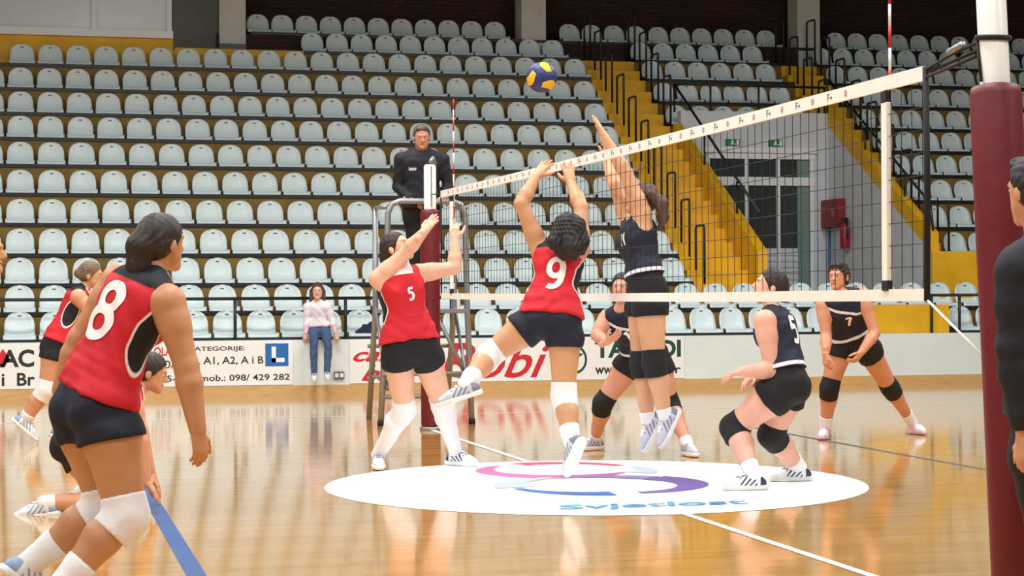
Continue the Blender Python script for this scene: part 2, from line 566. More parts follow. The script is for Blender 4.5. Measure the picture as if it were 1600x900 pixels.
for L in rest_list:
    rest.add(sv + np.array(L), sf)
    rest.mi[-len(sf):] = sm
if rest_list:
    o = MB.build(rest, 'upper_stadium_seating', [M_seat, M_slot], None, True)
    tag(o, 'more pale grey bucket seats in the highest and farthest rows of the grandstand', 'seating', 'pale grey seats of the grandstand', 'stuff')

# hoop handrails of the aisles
def hoop(x, y, z, h=0.85, dep=0.36):
    r = 0.05
    pts = [(x, y, z)]
    for a in range(0, 91, 30):
        q = math.radians(a); pts.append((x, y + r - r * math.cos(q), z + h - r + r * math.sin(q)))
    for a in range(0, 91, 30):
        q = math.radians(a); pts.append((x, y + dep - r + r * math.sin(q), z + h - r + r * math.cos(q)))
    pts.append((x, y + dep, z))
    return MB().tube(pts, 0.018, 6).build('hoop_handrail', M_black, stand, True)
for k in range(2, 12): hoop(AX0 + 0.16, YR[k] + 0.02, TR[k])
for k in range(8, 12): hoop(AX1 + 0.02, YR[k] + 0.02, TR[k])
for k in range(3, 12): hoop(BX1 - 0.02, YR[k] + 0.02, TR[k])
for k in range(8, 12): hoop(BX0 + 0.05, YR[k] + 0.02, TR[k])

# entrance passage under the stand
passage = empty('wall_passage', (11.6, 25.6, 1.04))
tag(passage, kind='structure')
MB().prism([(25.61, 0.9), (25.61, SL(25.61)), (29.3, SL(29.3)), (29.6, SL(29.3)), (29.6, 0.9)], 0, PX1 - 0.005, PX1 + 0.11).build('side_wall', M_grey_wall, passage)
MB().box(AX1 + 0.15, PX1, 29.33, 29.5, 3.60, 4.28).build('lintel_wall', M_grey_wall, passage)
MB().box(AX1 + 0.15, 10.78, 29.33, 29.5, 1.0, 3.6).build('back_wall', M_grey_wall, passage)
MB().box(12.66, PX1, 29.33, 29.5, 1.0, 3.6).build('back_wall', M_grey_wall, passage)
MB().box(PX0 - 0.1, PX1 + 0.05, 25.5, 29.5, 0.9, 1.04).build('passage_floor', M_tread, passage)
door = empty('door_1', (11.7, 29.36, 1.04))
tag(door, kind='structure')
fr = MB()
for z0, z1 in ((3.50, 3.62), (3.06, 3.20)): fr.box(10.78, 12.70, 29.30, 29.40, z0, z1)
fr.box(10.74, 12.74, 29.26, 29.42, 3.60, 3.68)
for x in (10.78, 11.46, 12.02, 12.62): fr.box(x, x + 0.06, 29.306, 29.394, 1.04, 3.59)
fr.build('door_frame', M_frame, door)
for x0, x1 in ((10.84, 11.46), (11.52, 12.02), (12.08, 12.40)):
    MB().box(x0, x1, 29.345, 29.36, 2.02, 3.07).build('pane', M_glass, door)
    MB().box(x0, x1, 29.345, 29.36, 3.2, 3.5).build('transom_pane', M_glass, door)
    pn = MB()
    pn.box(x0, x1, 29.345, 29.36, 1.05, 2.02)
    for q in range(9): pn.box(x0, x1, 29.325, 29.345, 1.10 + q * 0.1, 1.15 + q * 0.1)
    pn.build('kick_panel', M_grey_wall, door)
MB().box(12.40, 12.62, 29.345, 29.36, 1.06, 3.5).build('pane', M_glass_green, door)
M_exit = mat('green_exit_sign', (30, 130, 80), 0.4)
def exit_sign(x, z, lab):
    e = empty('exit_sign', (x, 29.3, z)); tag(e, lab, 'sign')
    MB().box(x - 0.15, x + 0.15, 29.26, 29.33, z - 0.08, z + 0.08, 0.008).build('housing', M_frame, e)
    MB().box(x - 0.13, x + 0.13, 29.253, 29.262, z - 0.06, z + 0.06).build('sign_face', M_exit, e)
    g = MB()
    g.box(x - 0.02, x + 0.015, 29.248, 29.254, z - 0.01, z + 0.03); g.box(x - 0.04, x + 0.06, 29.248, 29.254, z - 0.03, z - 0.015)
    g.box(x + 0.07, x + 0.11, 29.248, 29.254, z - 0.045, z + 0.045); g.box(x - 0.005, x + 0.012, 29.248, 29.254, z + 0.034, z + 0.05)
    g.build('pictogram', M_white, e)
exit_sign(11.22, 3.76, 'green exit sign high above the passage door near the yellow parapet')
exit_sign(11.98, 3.76, 'green exit sign just over the passage door transom')
fb = empty('fire_hose_cabinet', (12.93, 28.95, 2.36)); tag(fb, 'red fire hose cabinet on the grey passage wall', 'cabinet')
MB().box(12.80, 12.945, 28.62, 29.28, 2.36, 2.82, 0.01).build('body', mat('dark_red_enamel', (140, 24, 34), 0.45), fb)
MB().box(12.795, 12.80, 28.72, 28.86, 2.52, 2.64).build('sign_plate', mat('pale_red_plate', (170, 96, 92), 0.5), fb)
ex = empty('fire_extinguisher', (12.85, 28.45, 1.98)); tag(ex, 'red fire extinguisher hanging beside the hose cabinet', 'extinguisher')
MB().tube([(12.85, 28.45, z) for z in (1.98, 2.0, 2.06, 2.32, 2.38, 2.42)], [0.05, 0.075, 0.08, 0.08, 0.06, 0.03], 14).build('cylinder', mat('extinguisher_red', (158, 22, 34), 0.35), ex, True)
MB().tube([(12.85, 28.45, 2.41), (12.85, 28.40, 2.48), (12.83, 28.30, 2.40), (12.82, 28.28, 2.15)], 0.014, 6).build('hose', M_black, ex, True)
MB().box(12.82, 12.88, 28.38, 28.5, 2.42, 2.50).build('valve', M_black, ex)
bp_ = MB().tube([(12.9, 29.18, 1.04), (12.9, 29.18, 2.36)], 0.022, 8).build('blue_pipe', mat('blue_pipe_paint', (52, 104, 158), 0.5), None, True)
tag(bp_, 'thin blue pipe running up to the fire hose cabinet', 'pipe')
# guard rails round the passage
gr = empty('guard_rail', (11.6, 29.4, 4.28)); tag(gr, 'black steel guard rail around the top of the entrance passage', 'railing')
MB().tube([(PX0 - 0.1, 29.42, 4.72), (PX1, 29.42, 4.72)], 0.022, 6).build('top_rail', M_black, gr, True)
for x in (PX0 - 0.08, 10.9, 11.75, PX1 - 0.02): MB().tube([(x, 29.42, 4.26), (x, 29.42, 4.72)], 0.018, 6).build('post', M_black, gr, True)
MB().tube([(PX0 - 0.08, 29.42, 4.72), (PX0 - 0.08, 25.7, SL(25.7) + 0.5)], 0.022, 6).build('sloping_rail', M_black, gr, True)
MB().tube([(PX1 + 0.06, 29.42, 4.85), (PX1 + 0.06, 25.75, SL(25.7) + 0.66), (PX1 + 0.06, 25.65, SL(25.7) + 0.2)], 0.022, 6).build('sloping_rail', M_black, gr, True)
for y in (26.6, 28.0): 
    MB().tube([(PX0 - 0.08, y, SL(y) - 0.02), (PX0 - 0.08, y, SL(y) + 0.48)], 0.016, 6).build('post', M_black, gr, True)
    MB().tube([(PX1 + 0.06, y, SL(y) + 0.26), (PX1 + 0.06, y, SL(y) + 0.64)], 0.016, 6).build('post', M_black, gr, True)

# back of the hall
tag(one_box('wall_back', M_brick, 2.9, 24, 33.0, 33.3, 4.0, 9.5), kind='structure')
tag(one_box('unseen_shade_slab', mat('dark_shade_slab', (70, 66, 62), 0.9), -16, 24, 28.0, 33.4, 7.6, 7.8), kind='structure')  # unseen slab added above the upper rows to block ambient light
for i, x in enumerate(PILX):
    p = MB().box(x - 0.22, x + 0.22, 31.95, 32.4, TR[11] if i != 0 else 5.31, 8.6)
    o = p.build('pillar_%d' % (i + 1), M_pillar); tag(o, kind='structure')
    if i == 0: MB().box(x - 0.225, x + 0.225, 31.945, 32.0, 5.32, 5.52).build('plinth', M_dark_grey, o)
o = MB().box(-16, 2.27, 31.28, 31.5, 4.8, 5.48).build('wall_booth', M_yellow); tag(o, kind='structure')
o = MB().prism([(2.27, 31.29), (3.13, 32.05), (3.13, 32.2), (2.2, 31.45)], 2, 5.30, 8.6).build('wall_recess', M_dark_grey); tag(o, kind='structure')
wn = empty('window_1', (0, 31.3, 5.48)); tag(wn, kind='structure')
f = MB().box(-16, 2.27, 31.22, 31.45, 5.48, 5.60); f.build('window_sill', M_frame, wn)
for x in (-4.1, -1.4, 1.0 - 0.03, 2.17): MB().box(x, x + 0.08, 31.24, 31.40, 5.6, 8.6).build('mullion', M_frame, wn)
for x0, x1 in ((-4.0, -1.4), (-1.32, 0.97), (1.05, 2.17)): MB().box(x0, x1, 31.32, 31.34, 5.6, 8.6).build('pane', M_pane, wn)

# front barrier wall, baseboard, banners, railing
tag(one_box('wall_front', M_white_wall, -6, XR, 24.2, 24.405, 0.0, 0.70), kind='structure')
tag(one_box('baseboard_front', M_wood, -6, XR, 24.15, 24.2, 0.0, 0.12), kind='structure')
def xw(px, Y=24.19):
    k_ = (px - 800) / F_PX
    d = Y / (math.cos(YAW) - math.sin(YAW) * k_)
    return (math.sin(YAW) + math.cos(YAW) * k_) * d
M_ban = mat('white_banner_vinyl', (240, 240, 236), 0.5, 0.02, 3)
M_ink = mat('black_print', (38, 40, 40), 0.6)
M_rprint = mat('red_print', (206, 36, 44), 0.6)
M_gprint = mat('dark_green_print', (22, 66, 52), 0.6)
M_bprint = mat('blue_print', (28, 104, 178), 0.6)
def banner(px0, px1, lab, z0=0.13, z1=0.69):
    e = empty('advertising_banner', ((xw(px0) + xw(px1)) / 2, 24.19, z0)); tag(e, lab, 'banner')
    MB().box(xw(px0), xw(px1), 24.186, 24.199, z0, z1).build('sheet', M_ban, e)
    return e
def txt(s, px0, px1, z0, z1, m, e, shear=0.0, bold=0.0):
    place_text(s, xw(px0), z0, 24.185, z1 - z0, xw(px1) - xw(px0), m, e, shear, bold)
b1 = banner(-120, 64, 'white banner with large black letters at the far end behind the leaning player')
txt('LAC', -14, 53, 0.40, 0.62, M_ink, b1, 0, 0.03); txt('i  Br', 2, 54, 0.17, 0.33, M_ink, b1, 0, 0.02)
rp = MB(); cxp = xw(4)
rp.add([(cxp - 0.09, 24.183, 0.50), (cxp, 24.183, 0.40), (cxp + 0.09, 24.183, 0.50), (cxp, 24.183, 0.63)], [(0, 1, 2, 3)]); rp.build('red_mark', M_rprint, b1)
b2 = banner(170, 457, 'white driving school banner with black lines and a blue L sign')
txt('AUTO \u0160KOLA', 180, 268, 0.52, 0.66, M_rprint, b2, 0, 0.02)
txt('KATEGORIJE:', 294, 382, 0.56, 0.63, M_ink, b2, 0, 0.012)
txt('M, A1, A2, A i B', 296, 411, 0.39, 0.50, M_ink, b2, 0, 0.012)
txt('020/', 236, 272, 0.36, 0.46, M_ink, b2, 0, 0.0)
txt('355-477  mob.: 098/ 429 282', 242, 452, 0.19, 0.27, M_ink, b2, 0, 0.012)
lp = MB().box(xw(414), xw(450), 24.182, 24.187, 0.37, 0.66).build('learner_sign', M_bprint, b2)
ls = MB(); ls.box(xw(424), xw(430.5), 24.178, 24.1825, 0.42, 0.62); ls.box(xw(424), xw(444), 24.178, 24.1825, 0.42, 0.475); ls.build('lettering', M_white, b2)
b3 = banner(546, 862, 'white banner with red slanted cafe bar lettering')
txt('caffe', 551, 642, 0.41, 0.60, M_rprint, b3, 0.45, 0.02); txt('bar', 564, 640, 0.16, 0.36, M_rprint, b3, 0.45, 0.02)
txt('R', 686, 742, 0.16, 0.64, M_rprint, b3, 0.3, 0.02); txt('obi', 744, 858, 0.17, 0.62, M_rprint, b3, 0.4, 0.01)
b4 = banner(864, 1068, 'white banner with dark green letters and a round palm emblem')
cx4 = xw(898); vs_, fs_ = [], []
ringm = MB()
for i in range(48):
    a = 2 * math.pi * i / 48; a2 = 2 * math.pi * (i + 1) / 48
    ringm.add([(cx4 + r_ * math.cos(q), 24.184, 0.40 + r_ * 1.15 * math.sin(q)) for r_, q in ((0.135, a), (0.165, a), (0.165, a2), (0.135, a2))], [(0, 1, 2, 3)])
for q in range(7):
    a = math.radians(20 + q * 40)
    t_ = np.array([math.cos(a), 0, math.sin(a)]); n_ = np.array([-t_[2], 0, t_[0]])
    c_ = np.array([cx4 + 0.01, 24.184, 0.44])
    ringm.add([c_, c_ + t_ * 0.06 + n_ * 0.022, c_ + t_ * 0.115, c_ + t_ * 0.05 - n_ * 0.02], [(0, 1, 2, 3)])
ringm.add([(cx4 - 0.015, 24.184, 0.25), (cx4 + 0.025, 24.184, 0.25), (cx4 + 0.02, 24.184, 0.44), (cx4, 24.184, 0.44)], [(0, 1, 2, 3)])
ringm.build('palm_emblem', M_gprint, b4)
txt('TA', 929, 977, 0.42, 0.65, M_gprint, b4, 0, 0.035); txt('DI', 1031, 1063, 0.42, 0.65, M_gprint, b4, 0, 0.035)
txt('www.', 929, 972, 0.20, 0.29, M_ink, b4, 0, 0.02); txt('.hr', 1036, 1063, 0.20, 0.31, M_ink, b4, 0, 0.02)
sk = empty('wall_socket', (xw(529), 24.18, 0.24)); tag(sk, 'small dark double wall socket low on the white barrier wall', 'socket')
MB().box(xw(521), xw(537), 24.165, 24.2, 0.19, 0.29, 0.006).build('plate', M_dark_grey, sk)
for px in (525, 533): MB().box(xw(px - 2.6), xw(px + 2.6), 24.16, 24.168, 0.215, 0.265).build('outlet', M_frame, sk)
def railing(x0, x1, posts, lab):
    e = empty('front_railing', (posts[0], 24.27, 0.70)); tag(e, lab, 'railing')
    MB().tube([(x0, 24.36, 1.235), (x1, 24.36, 1.235)], 0.021, 8).build('top_rail', M_black, e, True)
    for x in posts: MB().tube([(x, 24.36, 0.69), (x, 24.36, 1.235)], 0.021, 8).build('post', M_black, e, True)
railing(-6, 5.4, [-3.18, -1.75, 1.11, 2.54, 3.97, 5.38], 'black steel railing on the barrier wall behind the red players')
railing(12.3, XR, [12.32, 12.75, 14.1, 15.6], 'black steel railing on the barrier wall next to the padded post')

# ------------------------------------------------------------------ posts, net, referee stand, ball
NZ0, NZ1 = 1.235, 2.225
NY0, NY1 = 7.27, 16.93
def net_post(y, lean, r_pole, r_pad, lab, ztop, sx=0.0):
    e = empty('net_post', (NETX, y, 0)); tag(e, lab, 'net post')
    ax = lambda z: (NETX, y + lean * z, z)
    MB().tube([ax(0.01), ax(ztop - 0.02), ax(ztop)], [r_pole, r_pole, r_pole * 0.8], 20).build('pole', M_whitepole, e, True)
    zs = [0.03, 0.05, 0.5, 1.0, 1.5, 2.04, 2.07, 2.08]; rr = [r_pad * .9, r_pad, r_pad * 1.01, r_pad * .995, r_pad * 1.01, r_pad, r_pad * .93, r_pad * .6]
    MB().tube([ax(z) for z in zs], rr, 28).build('padding', M_maroon, e, True)
    MB().tube([(NETX, y, 0.0), (NETX, y, 0.03)], r_pad * 1.15, 20).build('base_plate', M_steel, e, True)
    return e
far_post = net_post(17.44, -0.004, 0.058, 0.092, 'maroon padded net post with white top in front of the referee stand', 2.50)
g_ = MB(); g_.box(NETX - 0.004, NETX + 0.004, 17.36, 17.385, 2.1, 2.48); g_.build('slide_groove', M_dark_grey, far_post)
MB().tube([(NETX - 0.01, 17.36, 2.52), (NETX + 0.02, 17.40, 2.56), (NETX + 0.05, 17.42, 2.50)], 0.022, 8).build('pulley', M_steel, far_post, True)
near_post = net_post(6.50, 0.082, 0.058, 0.100, 'thick maroon padded net post with white top nearest the camera', 2.62)

net = empty('volleyball_net', (NETX, CY, NZ0)); tag(net, 'black mesh volleyball net with white top and bottom tapes', 'net')
sag = lambda y: -0.012 * (1 - ((y - CY) / 4.83) ** 2)
def tape(z0, z1, name):
    b = MB(); n = 40
    for i in range(n):
        ya, yb = NY0 + (NY1 - NY0) * i / n, NY0 + (NY1 - NY0) * (i + 1) / n
        sa, sb = sag(ya), sag(yb); t = 0.006
        vs = []
        for yy, s_ in ((ya, sa), (yb, sb)):
            vs += [(NETX - t, yy, z0 + s_), (NETX + t, yy, z0 + s_), (NETX + t, yy, z1 + s_), (NETX - t, yy, z1 + s_)]
        b.add(vs, [(0, 1, 5, 4), (1, 2, 6, 5), (2, 3, 7, 6), (3, 0, 4, 7)] + ([(0, 3, 2, 1)] if i == 0 else []) + ([(4, 5, 6, 7)] if i == n - 1 else []))
    return b.build(name, M_tape, net)
top_tape = tape(NZ1 - 0.062, NZ1, 'top_tape')
tape(NZ0, NZ0 + 0.052, 'bottom_tape')
mb = MB()
r_ = 0.0019
ny = int((NY1 - NY0) / 0.1)
for i in range(ny + 1):
    y = NY0 + 0.02 + (NY1 - NY0 - 0.04) * i / ny
    mb.tube([(NETX, y, NZ0 + 0.04 + sag(y)), (NETX, y, NZ1 - 0.07 + sag(y))], r_, 4, False)
for j in range(1, 9):
    z = NZ0 + 0.05 + (NZ1 - NZ0 - 0.125) * j / 9
    mb.tube([(NETX, NY0 + (NY1 - NY0) * q / 16, z + sag(NY0 + (NY1 - NY0) * q / 16)) for q in range(17)], r_, 4, False)
o = mb.build('netting', M_cord, net); o['kind'] = 'stuff'
# little printed marks along the top tape
M_mark = mat('grey_tape_print', (128, 118, 124), 0.7); M_mark2 = mat('red_tape_print', (178, 124, 124), 0.7)
k1, k2 = MB(), MB()
y = 16.6; i = 0
while y > 7.9:
    zc = NZ1 - 0.031 + sag(y); x = NETX - 0.0075
    if i % 2 == 0:
        for (a0, a1, c0, c1) in ((-.02, -.012, -.024, .024), (-.02, .016, .016, .024), (-.02, .010, -.004, .004), (.024, .05, -.012, .004)):
            k1.add([(x, y - a0 * .75, zc + c0 * .75), (x, y - a1 * .75, zc + c0 * .75), (x, y - a1 * .75, zc + c1 * .75), (x, y - a0 * .75, zc + c1 * .75)], [(0, 1, 2, 3)])
    else:
        for q in range(8):
            a, b = q * math.pi / 4, (q + 1) * math.pi / 4
            k2.add([(x, y + rr * math.cos(t), zc + rr * math.sin(t)) for rr, t in ((.008, a), (.016, a), (.016, b), (.008, b))], [(0, 1, 2, 3)])
    y -= 0.19; i += 1
k1.build('printed_marks', M_mark, net)['kind'] = 'stuff'; k2.build('printed_marks', M_mark2, net)['kind'] = 'stuff'
# end cords and side bands
MB().tube([(NETX, NY0 - 0.01, NZ1 - 0.005), (NETX, NY0 - 0.02, NZ0 + 0.5), (NETX, NY0 - 0.012, NZ0)], 0.014, 8).build('end_cord', M_cord, net, True)
MB().tube([(NETX, NY1 + 0.01, NZ1 - 0.01), (NETX, NY1 + 0.01, NZ0 + 0.01)], 0.008, 6).build('end_cord', M_cord, net, True)
for yb, hw in ((7.64, 0.026), (16.5, 0.026)):
    MB().box(NETX - 0.012, NETX + 0.012, yb - hw, yb + hw, NZ0 + 0.085, NZ1 - 0.115, 0.005).build('side_band', M_tape, net)
    MB().box(NETX - 0.013, NETX + 0.013, yb - hw * .9, yb + hw * .9, NZ1 - 0.118, NZ1 - 0.07).build('band_strap', M_cord, net)
    MB().box(NETX - 0.013, NETX + 0.013, yb - hw * 1.1, yb + hw * 1.1, NZ0 + 0.045, NZ0 + 0.088).build('band_strap', M_cord, net)
# ropes to the near post
ax = lambda z: np.array((NETX, 6.50 + 0.082 * z, z))
def rope(name, pts, r, m): return MB().tube(pts, r, 6).build(name, m, net, True)
for dz, dx in ((0.0, 0.0), (-0.02, 0.03), (-0.06, -0.02)):
    rope('tension_rope', [(NETX, NY0, NZ1 - 0.02 + dz * .5), (NETX + dx, NY0 - 0.25, NZ1 + 0.02 + dz), ax(2.27 + dz) + (dx, 0.03, 0)], 0.007, M_cord)
rope('rope_clamp', [(NETX, NY0 - 0.22, NZ1 + 0.028), (NETX, NY0 - 0.34, NZ1 + 0.045)], 0.016, M_steel)
lp_ = [ax(2.265) + np.array((0.062 * math.cos(a), 0.062 * math.sin(a), 0.006 * math.sin(a))) for a in np.linspace(0, 2 * math.pi, 17)]
rope('rope_loop', lp_, 0.012, M_cord)
rope('rope_tail', [ax(2.26) + (-0.062, 0.012, 0), ax(2.18) + (-0.064, 0.0, 0), ax(2.09) + (-0.066, -0.014, 0)], 0.006, M_cord)
rope('lower_cord', [(NETX, NY0, NZ0 + 0.01), ax(1.0) + (-0.05, 0.10, 0.02)], 0.005, M_tape)
rope('upper_cord', [(NETX, NY1, NZ1 - 0.03), (NETX, 17.37, 2.215)], 0.006, M_cord)
rope('lower_cord', [(NETX, NY1, NZ0 + 0.02), (NETX, 17.35, 1.22)], 0.005, M_cord)
def antenna(y, lab, z0=NZ0 + 0.05, z1=NZ1 + 0.8):
    e = empty('net_antenna', (NETX + 0.022, y, z0)); tag(e, lab, 'antenna', 'red and white net antennas')
    nb = 18
    for i in range(nb):
        za, zb = z0 + (z1 - z0) * i / nb, z0 + (z1 - z0) * (i + 1) / nb
        MB().tube([(NETX + 0.022, y, za), (NETX + 0.022, y, zb)], 0.0065, 8).build('band', M_red if (nb - i) % 2 else M_white, e, True)
antenna(7.645, 'red and white antenna on the net close to the camera')
antenna(16.5, 'red and white antenna on the far end of the net by the referee')

# referee stand
st = empty('referee_stand', (3.75, 18.5, 0)); tag(st, 'grey tubular steel referee stand behind the far net post', 'referee stand')
PZ = 1.13
R_ = 0.030
def T(name, pts, r=R_, m=M_steel): return MB().tube(pts, r, 8).build(name, m, st, True)
# front legs rise into the guard rail
def guard(y, x0, x1, zt):
    pts = [(x0 - 0.07, y - 0.05, 0.0), (x0, y, PZ), (x0 + 0.02, y, zt - 0.12), (x0 + 0.06, y, zt - 0.03), (x0 + 0.14, y, zt)]
    pts += [(x1 - 0.14, y, zt), (x1 - 0.06, y, zt - 0.03), (x1 - 0.02, y, zt - 0.12), (x1, y, PZ), (x1 + 0.03, y - 0.05, 0.0)]
    return pts
T('guard_frame', guard(18.15, 3.36, 4.17, 2.19))
for x in (3.36, 4.17):
    T('rear_leg', [(x, 19.15, 0.0), (x, 18.75, PZ), (x, 18.72, 2.15)])
    T('side_rail', [(x, 18.17, 2.13), (x, 18.72, 2.15)], 0.02)
    T('diagonal_brace', [(x, 18.12, 0.35), (x, 18.72, PZ)], 0.018)
    T('side_bar', [(x, 18.1, 0.45), (x, 19.0, 0.45)], 0.018)
MB().box(3.36, 4.17, 18.12, 18.78, PZ - 0.04, PZ, 0.006).build('platform', M_steel, st)
for z in (0.28, 0.50): T('rung', [(3.31, 18.1, z), (4.19, 18.1, z)], 0.02)
T('front_bar', [(3.85, 18.14, PZ - 0.04), (4.17, 18.14, 0.45)], 0.02)
T('rung', [(3.33, 19.05, 0.75), (4.19, 18.9, 0.75)], 0.02)
for x in (3.29, 4.20): MB().tube([(x, 18.10, 0.0), (x, 18.10, 0.05)], 0.034, 8).build('rubber_foot', M_cord, st, True)

# ball with twisted panels
bc = W(846.5, 121, 12.9); br_ = 0.105
ball = empty('volleyball', tuple(bc)); tag(ball, 'yellow and blue swirl panelled volleyball in the air above the net', 'ball')
M_by = mat('yellow_ball_leather', (236, 184, 40), 0.5); M_bb = mat('blue_ball_leather', (36, 48, 112), 0.5)
ROT = Matrix.Rotation(math.radians(100), 3, Vector(-CF)) @ Vector((1, 1, 1)).normalized().rotation_difference(Vector(-CF)).to_matrix()
faces6 = [((1, 0, 0), (0, 1, 0)), ((-1, 0, 0), (0, 0, 1)), ((0, 1, 0), (0, 0, 1)), ((0, -1, 0), (1, 0, 0)), ((0, 0, 1), (1, 0, 0)), ((0, 0, -1), (0, 1, 0))]
for fi, (n_, u_) in enumerate(faces6):
    n_ = np.array(n_, float); u_ = np.array(u_, float); w_ = np.cross(n_, u_)
    for s_ in range(3):
        vs, fs = [], []
        NU, NV = 5, 12
        for a in range(NU + 1):
            for c in range(NV + 1):
                ua = -1 + 2 * (s_ + 0.02 + 0.96 * a / NU) / 3; va = (-1 + 2 * c / NV) * 0.985
                p = n_ + math.tan(ua * math.pi / 4) * u_ + math.tan(va * math.pi / 4) * w_
                p = p / np.linalg.norm(p)
                edge = (a in (0, NU)) or (c in (0, NV))
                g_ax = np.array([1., 1., 1.]) / math.sqrt(3); tw = 0.9 * abs(p @ g_ax); pa = g_ax * (p @ g_ax); pb = p - pa
                p = pa + pb * math.cos(tw) + np.cross(g_ax, pb) * math.sin(tw)
                p = np.array(ROT @ Vector(p)) * br_ * (0.985 if edge else 1.0)
                vs.append(bc + p)
        for a in range(NU):
            for c in range(NV):
                i = a * (NV + 1) + c
                fs.append((i, i + 1, i + NV + 2, i + NV + 1))
        MB().add(vs, fs).build('panel', M_by if s_ == 1 else M_bb, ball, True)
mbc = MB(); vs = []; fs = []
for i in range(9):
    for j in range(16):
        t = math.pi * i / 8; q = 2 * math.pi * j / 16
        vs.append(bc + 0.97 * br_ * np.array((math.sin(t) * math.cos(q), math.sin(t) * math.sin(q), math.cos(t))))
for i in range(8):
    for j in range(16):
        fs.append((i * 16 + j, i * 16 + (j + 1) % 16, (i + 1) * 16 + (j + 1) % 16, (i + 1) * 16 + j))
mbc.add(vs, fs).build('bladder', M_bb, ball, True)

# ------------------------------------------------------------------ people: smooth implicit bodies meshed with surface nets
def nrm(v):
    v = np.asarray(v, float); return v / (np.linalg.norm(v) + 1e-12)

class Field:
    def __init__(self): self.p = []
    def cone(self, a, b, ra, rb, k=0.02, clip=None, flat=None, sub=False):
        """tapered capsule; flat=(axis, factor) squeezes it along axis; clip=[(point, normal)] keeps the negative side"""
        a, b = np.asarray(a, float), np.asarray(b, float)
        self.p.append(('c', a, b, ra, rb, k, clip, flat, sub)); return self
    def ell(self, c, axes, rad, k=0.015, clip=None, sub=False):
        self.p.append(('e', np.asarray(c, float), np.asarray(axes, float), np.asarray(rad, float), 0, k, clip, None, sub)); return self
    def tube(self, C, L, Fw, w, d, k=0.02, clip=None, pw=2.4):
        self.p.append(('t', C, L, Fw, (w, d, pw), k, clip, None, False)); return self
    def bounds(self, q):
        if q[0] == 'c':
            r = max(q[3], q[4]); return np.minimum(q[1], q[2]) - r, np.maximum(q[1], q[2]) + r
        if q[0] == 'e':
            e = np.abs(q[2]).T @ q[3]; return q[1] - e, q[1] + e
        C = np.array(q[1]); r = max(max(q[4][0]), max(q[4][1])); return C.min(0) - r, C.max(0) + r
    def ev(self, q, P):
        if q[0] == 'c':
            _, a, b, ra, rb, k, clip, flat, sub = q
            ab = b - a; t = np.clip(((P - a) @ ab) / (ab @ ab + 1e-12), 0, 1)
            dv = P - (a + t[..., None] * ab)
            if flat is not None:
                ax_, fc = flat; c = dv @ ax_; dv = dv + (c * (1 / fc - 1))[..., None] * ax_
            f = np.sqrt((dv * dv).sum(-1)) - (ra + (rb - ra) * t)
            if flat is not None: f = f * np.clip(fc * 1.3, 0, 1)
        elif q[0] == 'e':
            _, c, axes, rad, _0, k, clip, flat, sub = q
            l = (P - c) @ axes.T
            f = (np.sqrt(((l / rad) ** 2).sum(-1)) - 1) * rad.min()
        else:
            _, C, L, Fw, (w, d, pw), k, clip, flat, sub = q
            f = None
            for i in range(len(C) - 1):
                ab = C[i + 1] - C[i]; ll = ab @ ab
                t0 = ((P - C[i]) @ ab) / ll; t = np.clip(t0, 0, 1)
                dv = P - (C[i] + t[..., None] * ab)
                la = nrm(L[i] + L[i + 1]); fa = nrm(Fw[i] + Fw[i + 1])
                ax_ = (t0 - t) * math.sqrt(ll)
                u = dv @ la; v = dv @ fa
                ww = w[i] + (w[i + 1] - w[i]) * t; dd = d[i] + (d[i + 1] - d[i]) * t
                mn_ = np.minimum(ww, dd)
                g = (((np.abs(u) / ww) ** pw + (np.abs(v) / dd) ** pw + (np.abs(ax_) / (mn_ * 0.8)) ** pw) ** (1 / pw) - 1) * mn_
                f = g if f is None else np.minimum(f, g)
        if clip:
            for pt, n in clip: f = np.maximum(f, (P - pt) @ np.asarray(n, float))
        return f
    def mesh(self, vox, clip=None, noise=None):
        lo = np.min([self.bounds(q)[0] for q in self.p if not q[8]], axis=0) - 3 * vox
        hi = np.max([self.bounds(q)[1] for q in self.p if not q[8]], axis=0) + 3 * vox
        n = np.ceil((hi - lo) / vox).astype(int) + 1
        G = np.full(n, 0.2, np.float32)
        for q in self.p:
            k = q[5]; b0, b1 = self.bounds(q); pad = max(0.02, k) + 2 * vox
            i0 = np.clip(np.floor((b0 - pad - lo) / vox).astype(int), 0, n - 1); i1 = np.clip(np.ceil((b1 + pad - lo) / vox).astype(int) + 1, 1, n)
            if np.any(i1 <= i0): continue
            ax_ = [lo[d] + vox * np.arange(i0[d], i1[d]) for d in range(3)]
            P = np.stack(np.meshgrid(*ax_, indexing='ij'), -1)
            f = self.ev(q, P).astype(np.float32)
            sl = tuple(slice(i0[d], i1[d]) for d in range(3))
            g = G[sl]
            if q[8]:
                h = np.clip(0.5 - 0.5 * (g + f) / k, 0, 1); G[sl] = g + (-f - g) * h + k * h * (1 - h)
            else:
                h = np.clip(0.5 + 0.5 * (g - f) / k, 0, 1); G[sl] = g + (f - g) * h - k * h * (1 - h)
        if clip:
            ax_ = [lo[d] + vox * np.arange(n[d]) for d in range(3)]
            for pt, nn in clip:
                pl = ((ax_[0] - pt[0]) * nn[0])[:, None, None] + ((ax_[1] - pt[1]) * nn[1])[None, :, None] + ((ax_[2] - pt[2]) * nn[2])[None, None, :]
                G = np.maximum(G, pl)
        if noise is not None:
            ax_ = [lo[d] + vox * np.arange(n[d]) for d in range(3)]
            near = np.abs(G) < 0.04
            idx = np.nonzero(near)
            P = np.stack([ax_[d][idx[d]] for d in range(3)], -1)
            G[idx] += noise(P)
        return surface_nets(G, lo, vox)

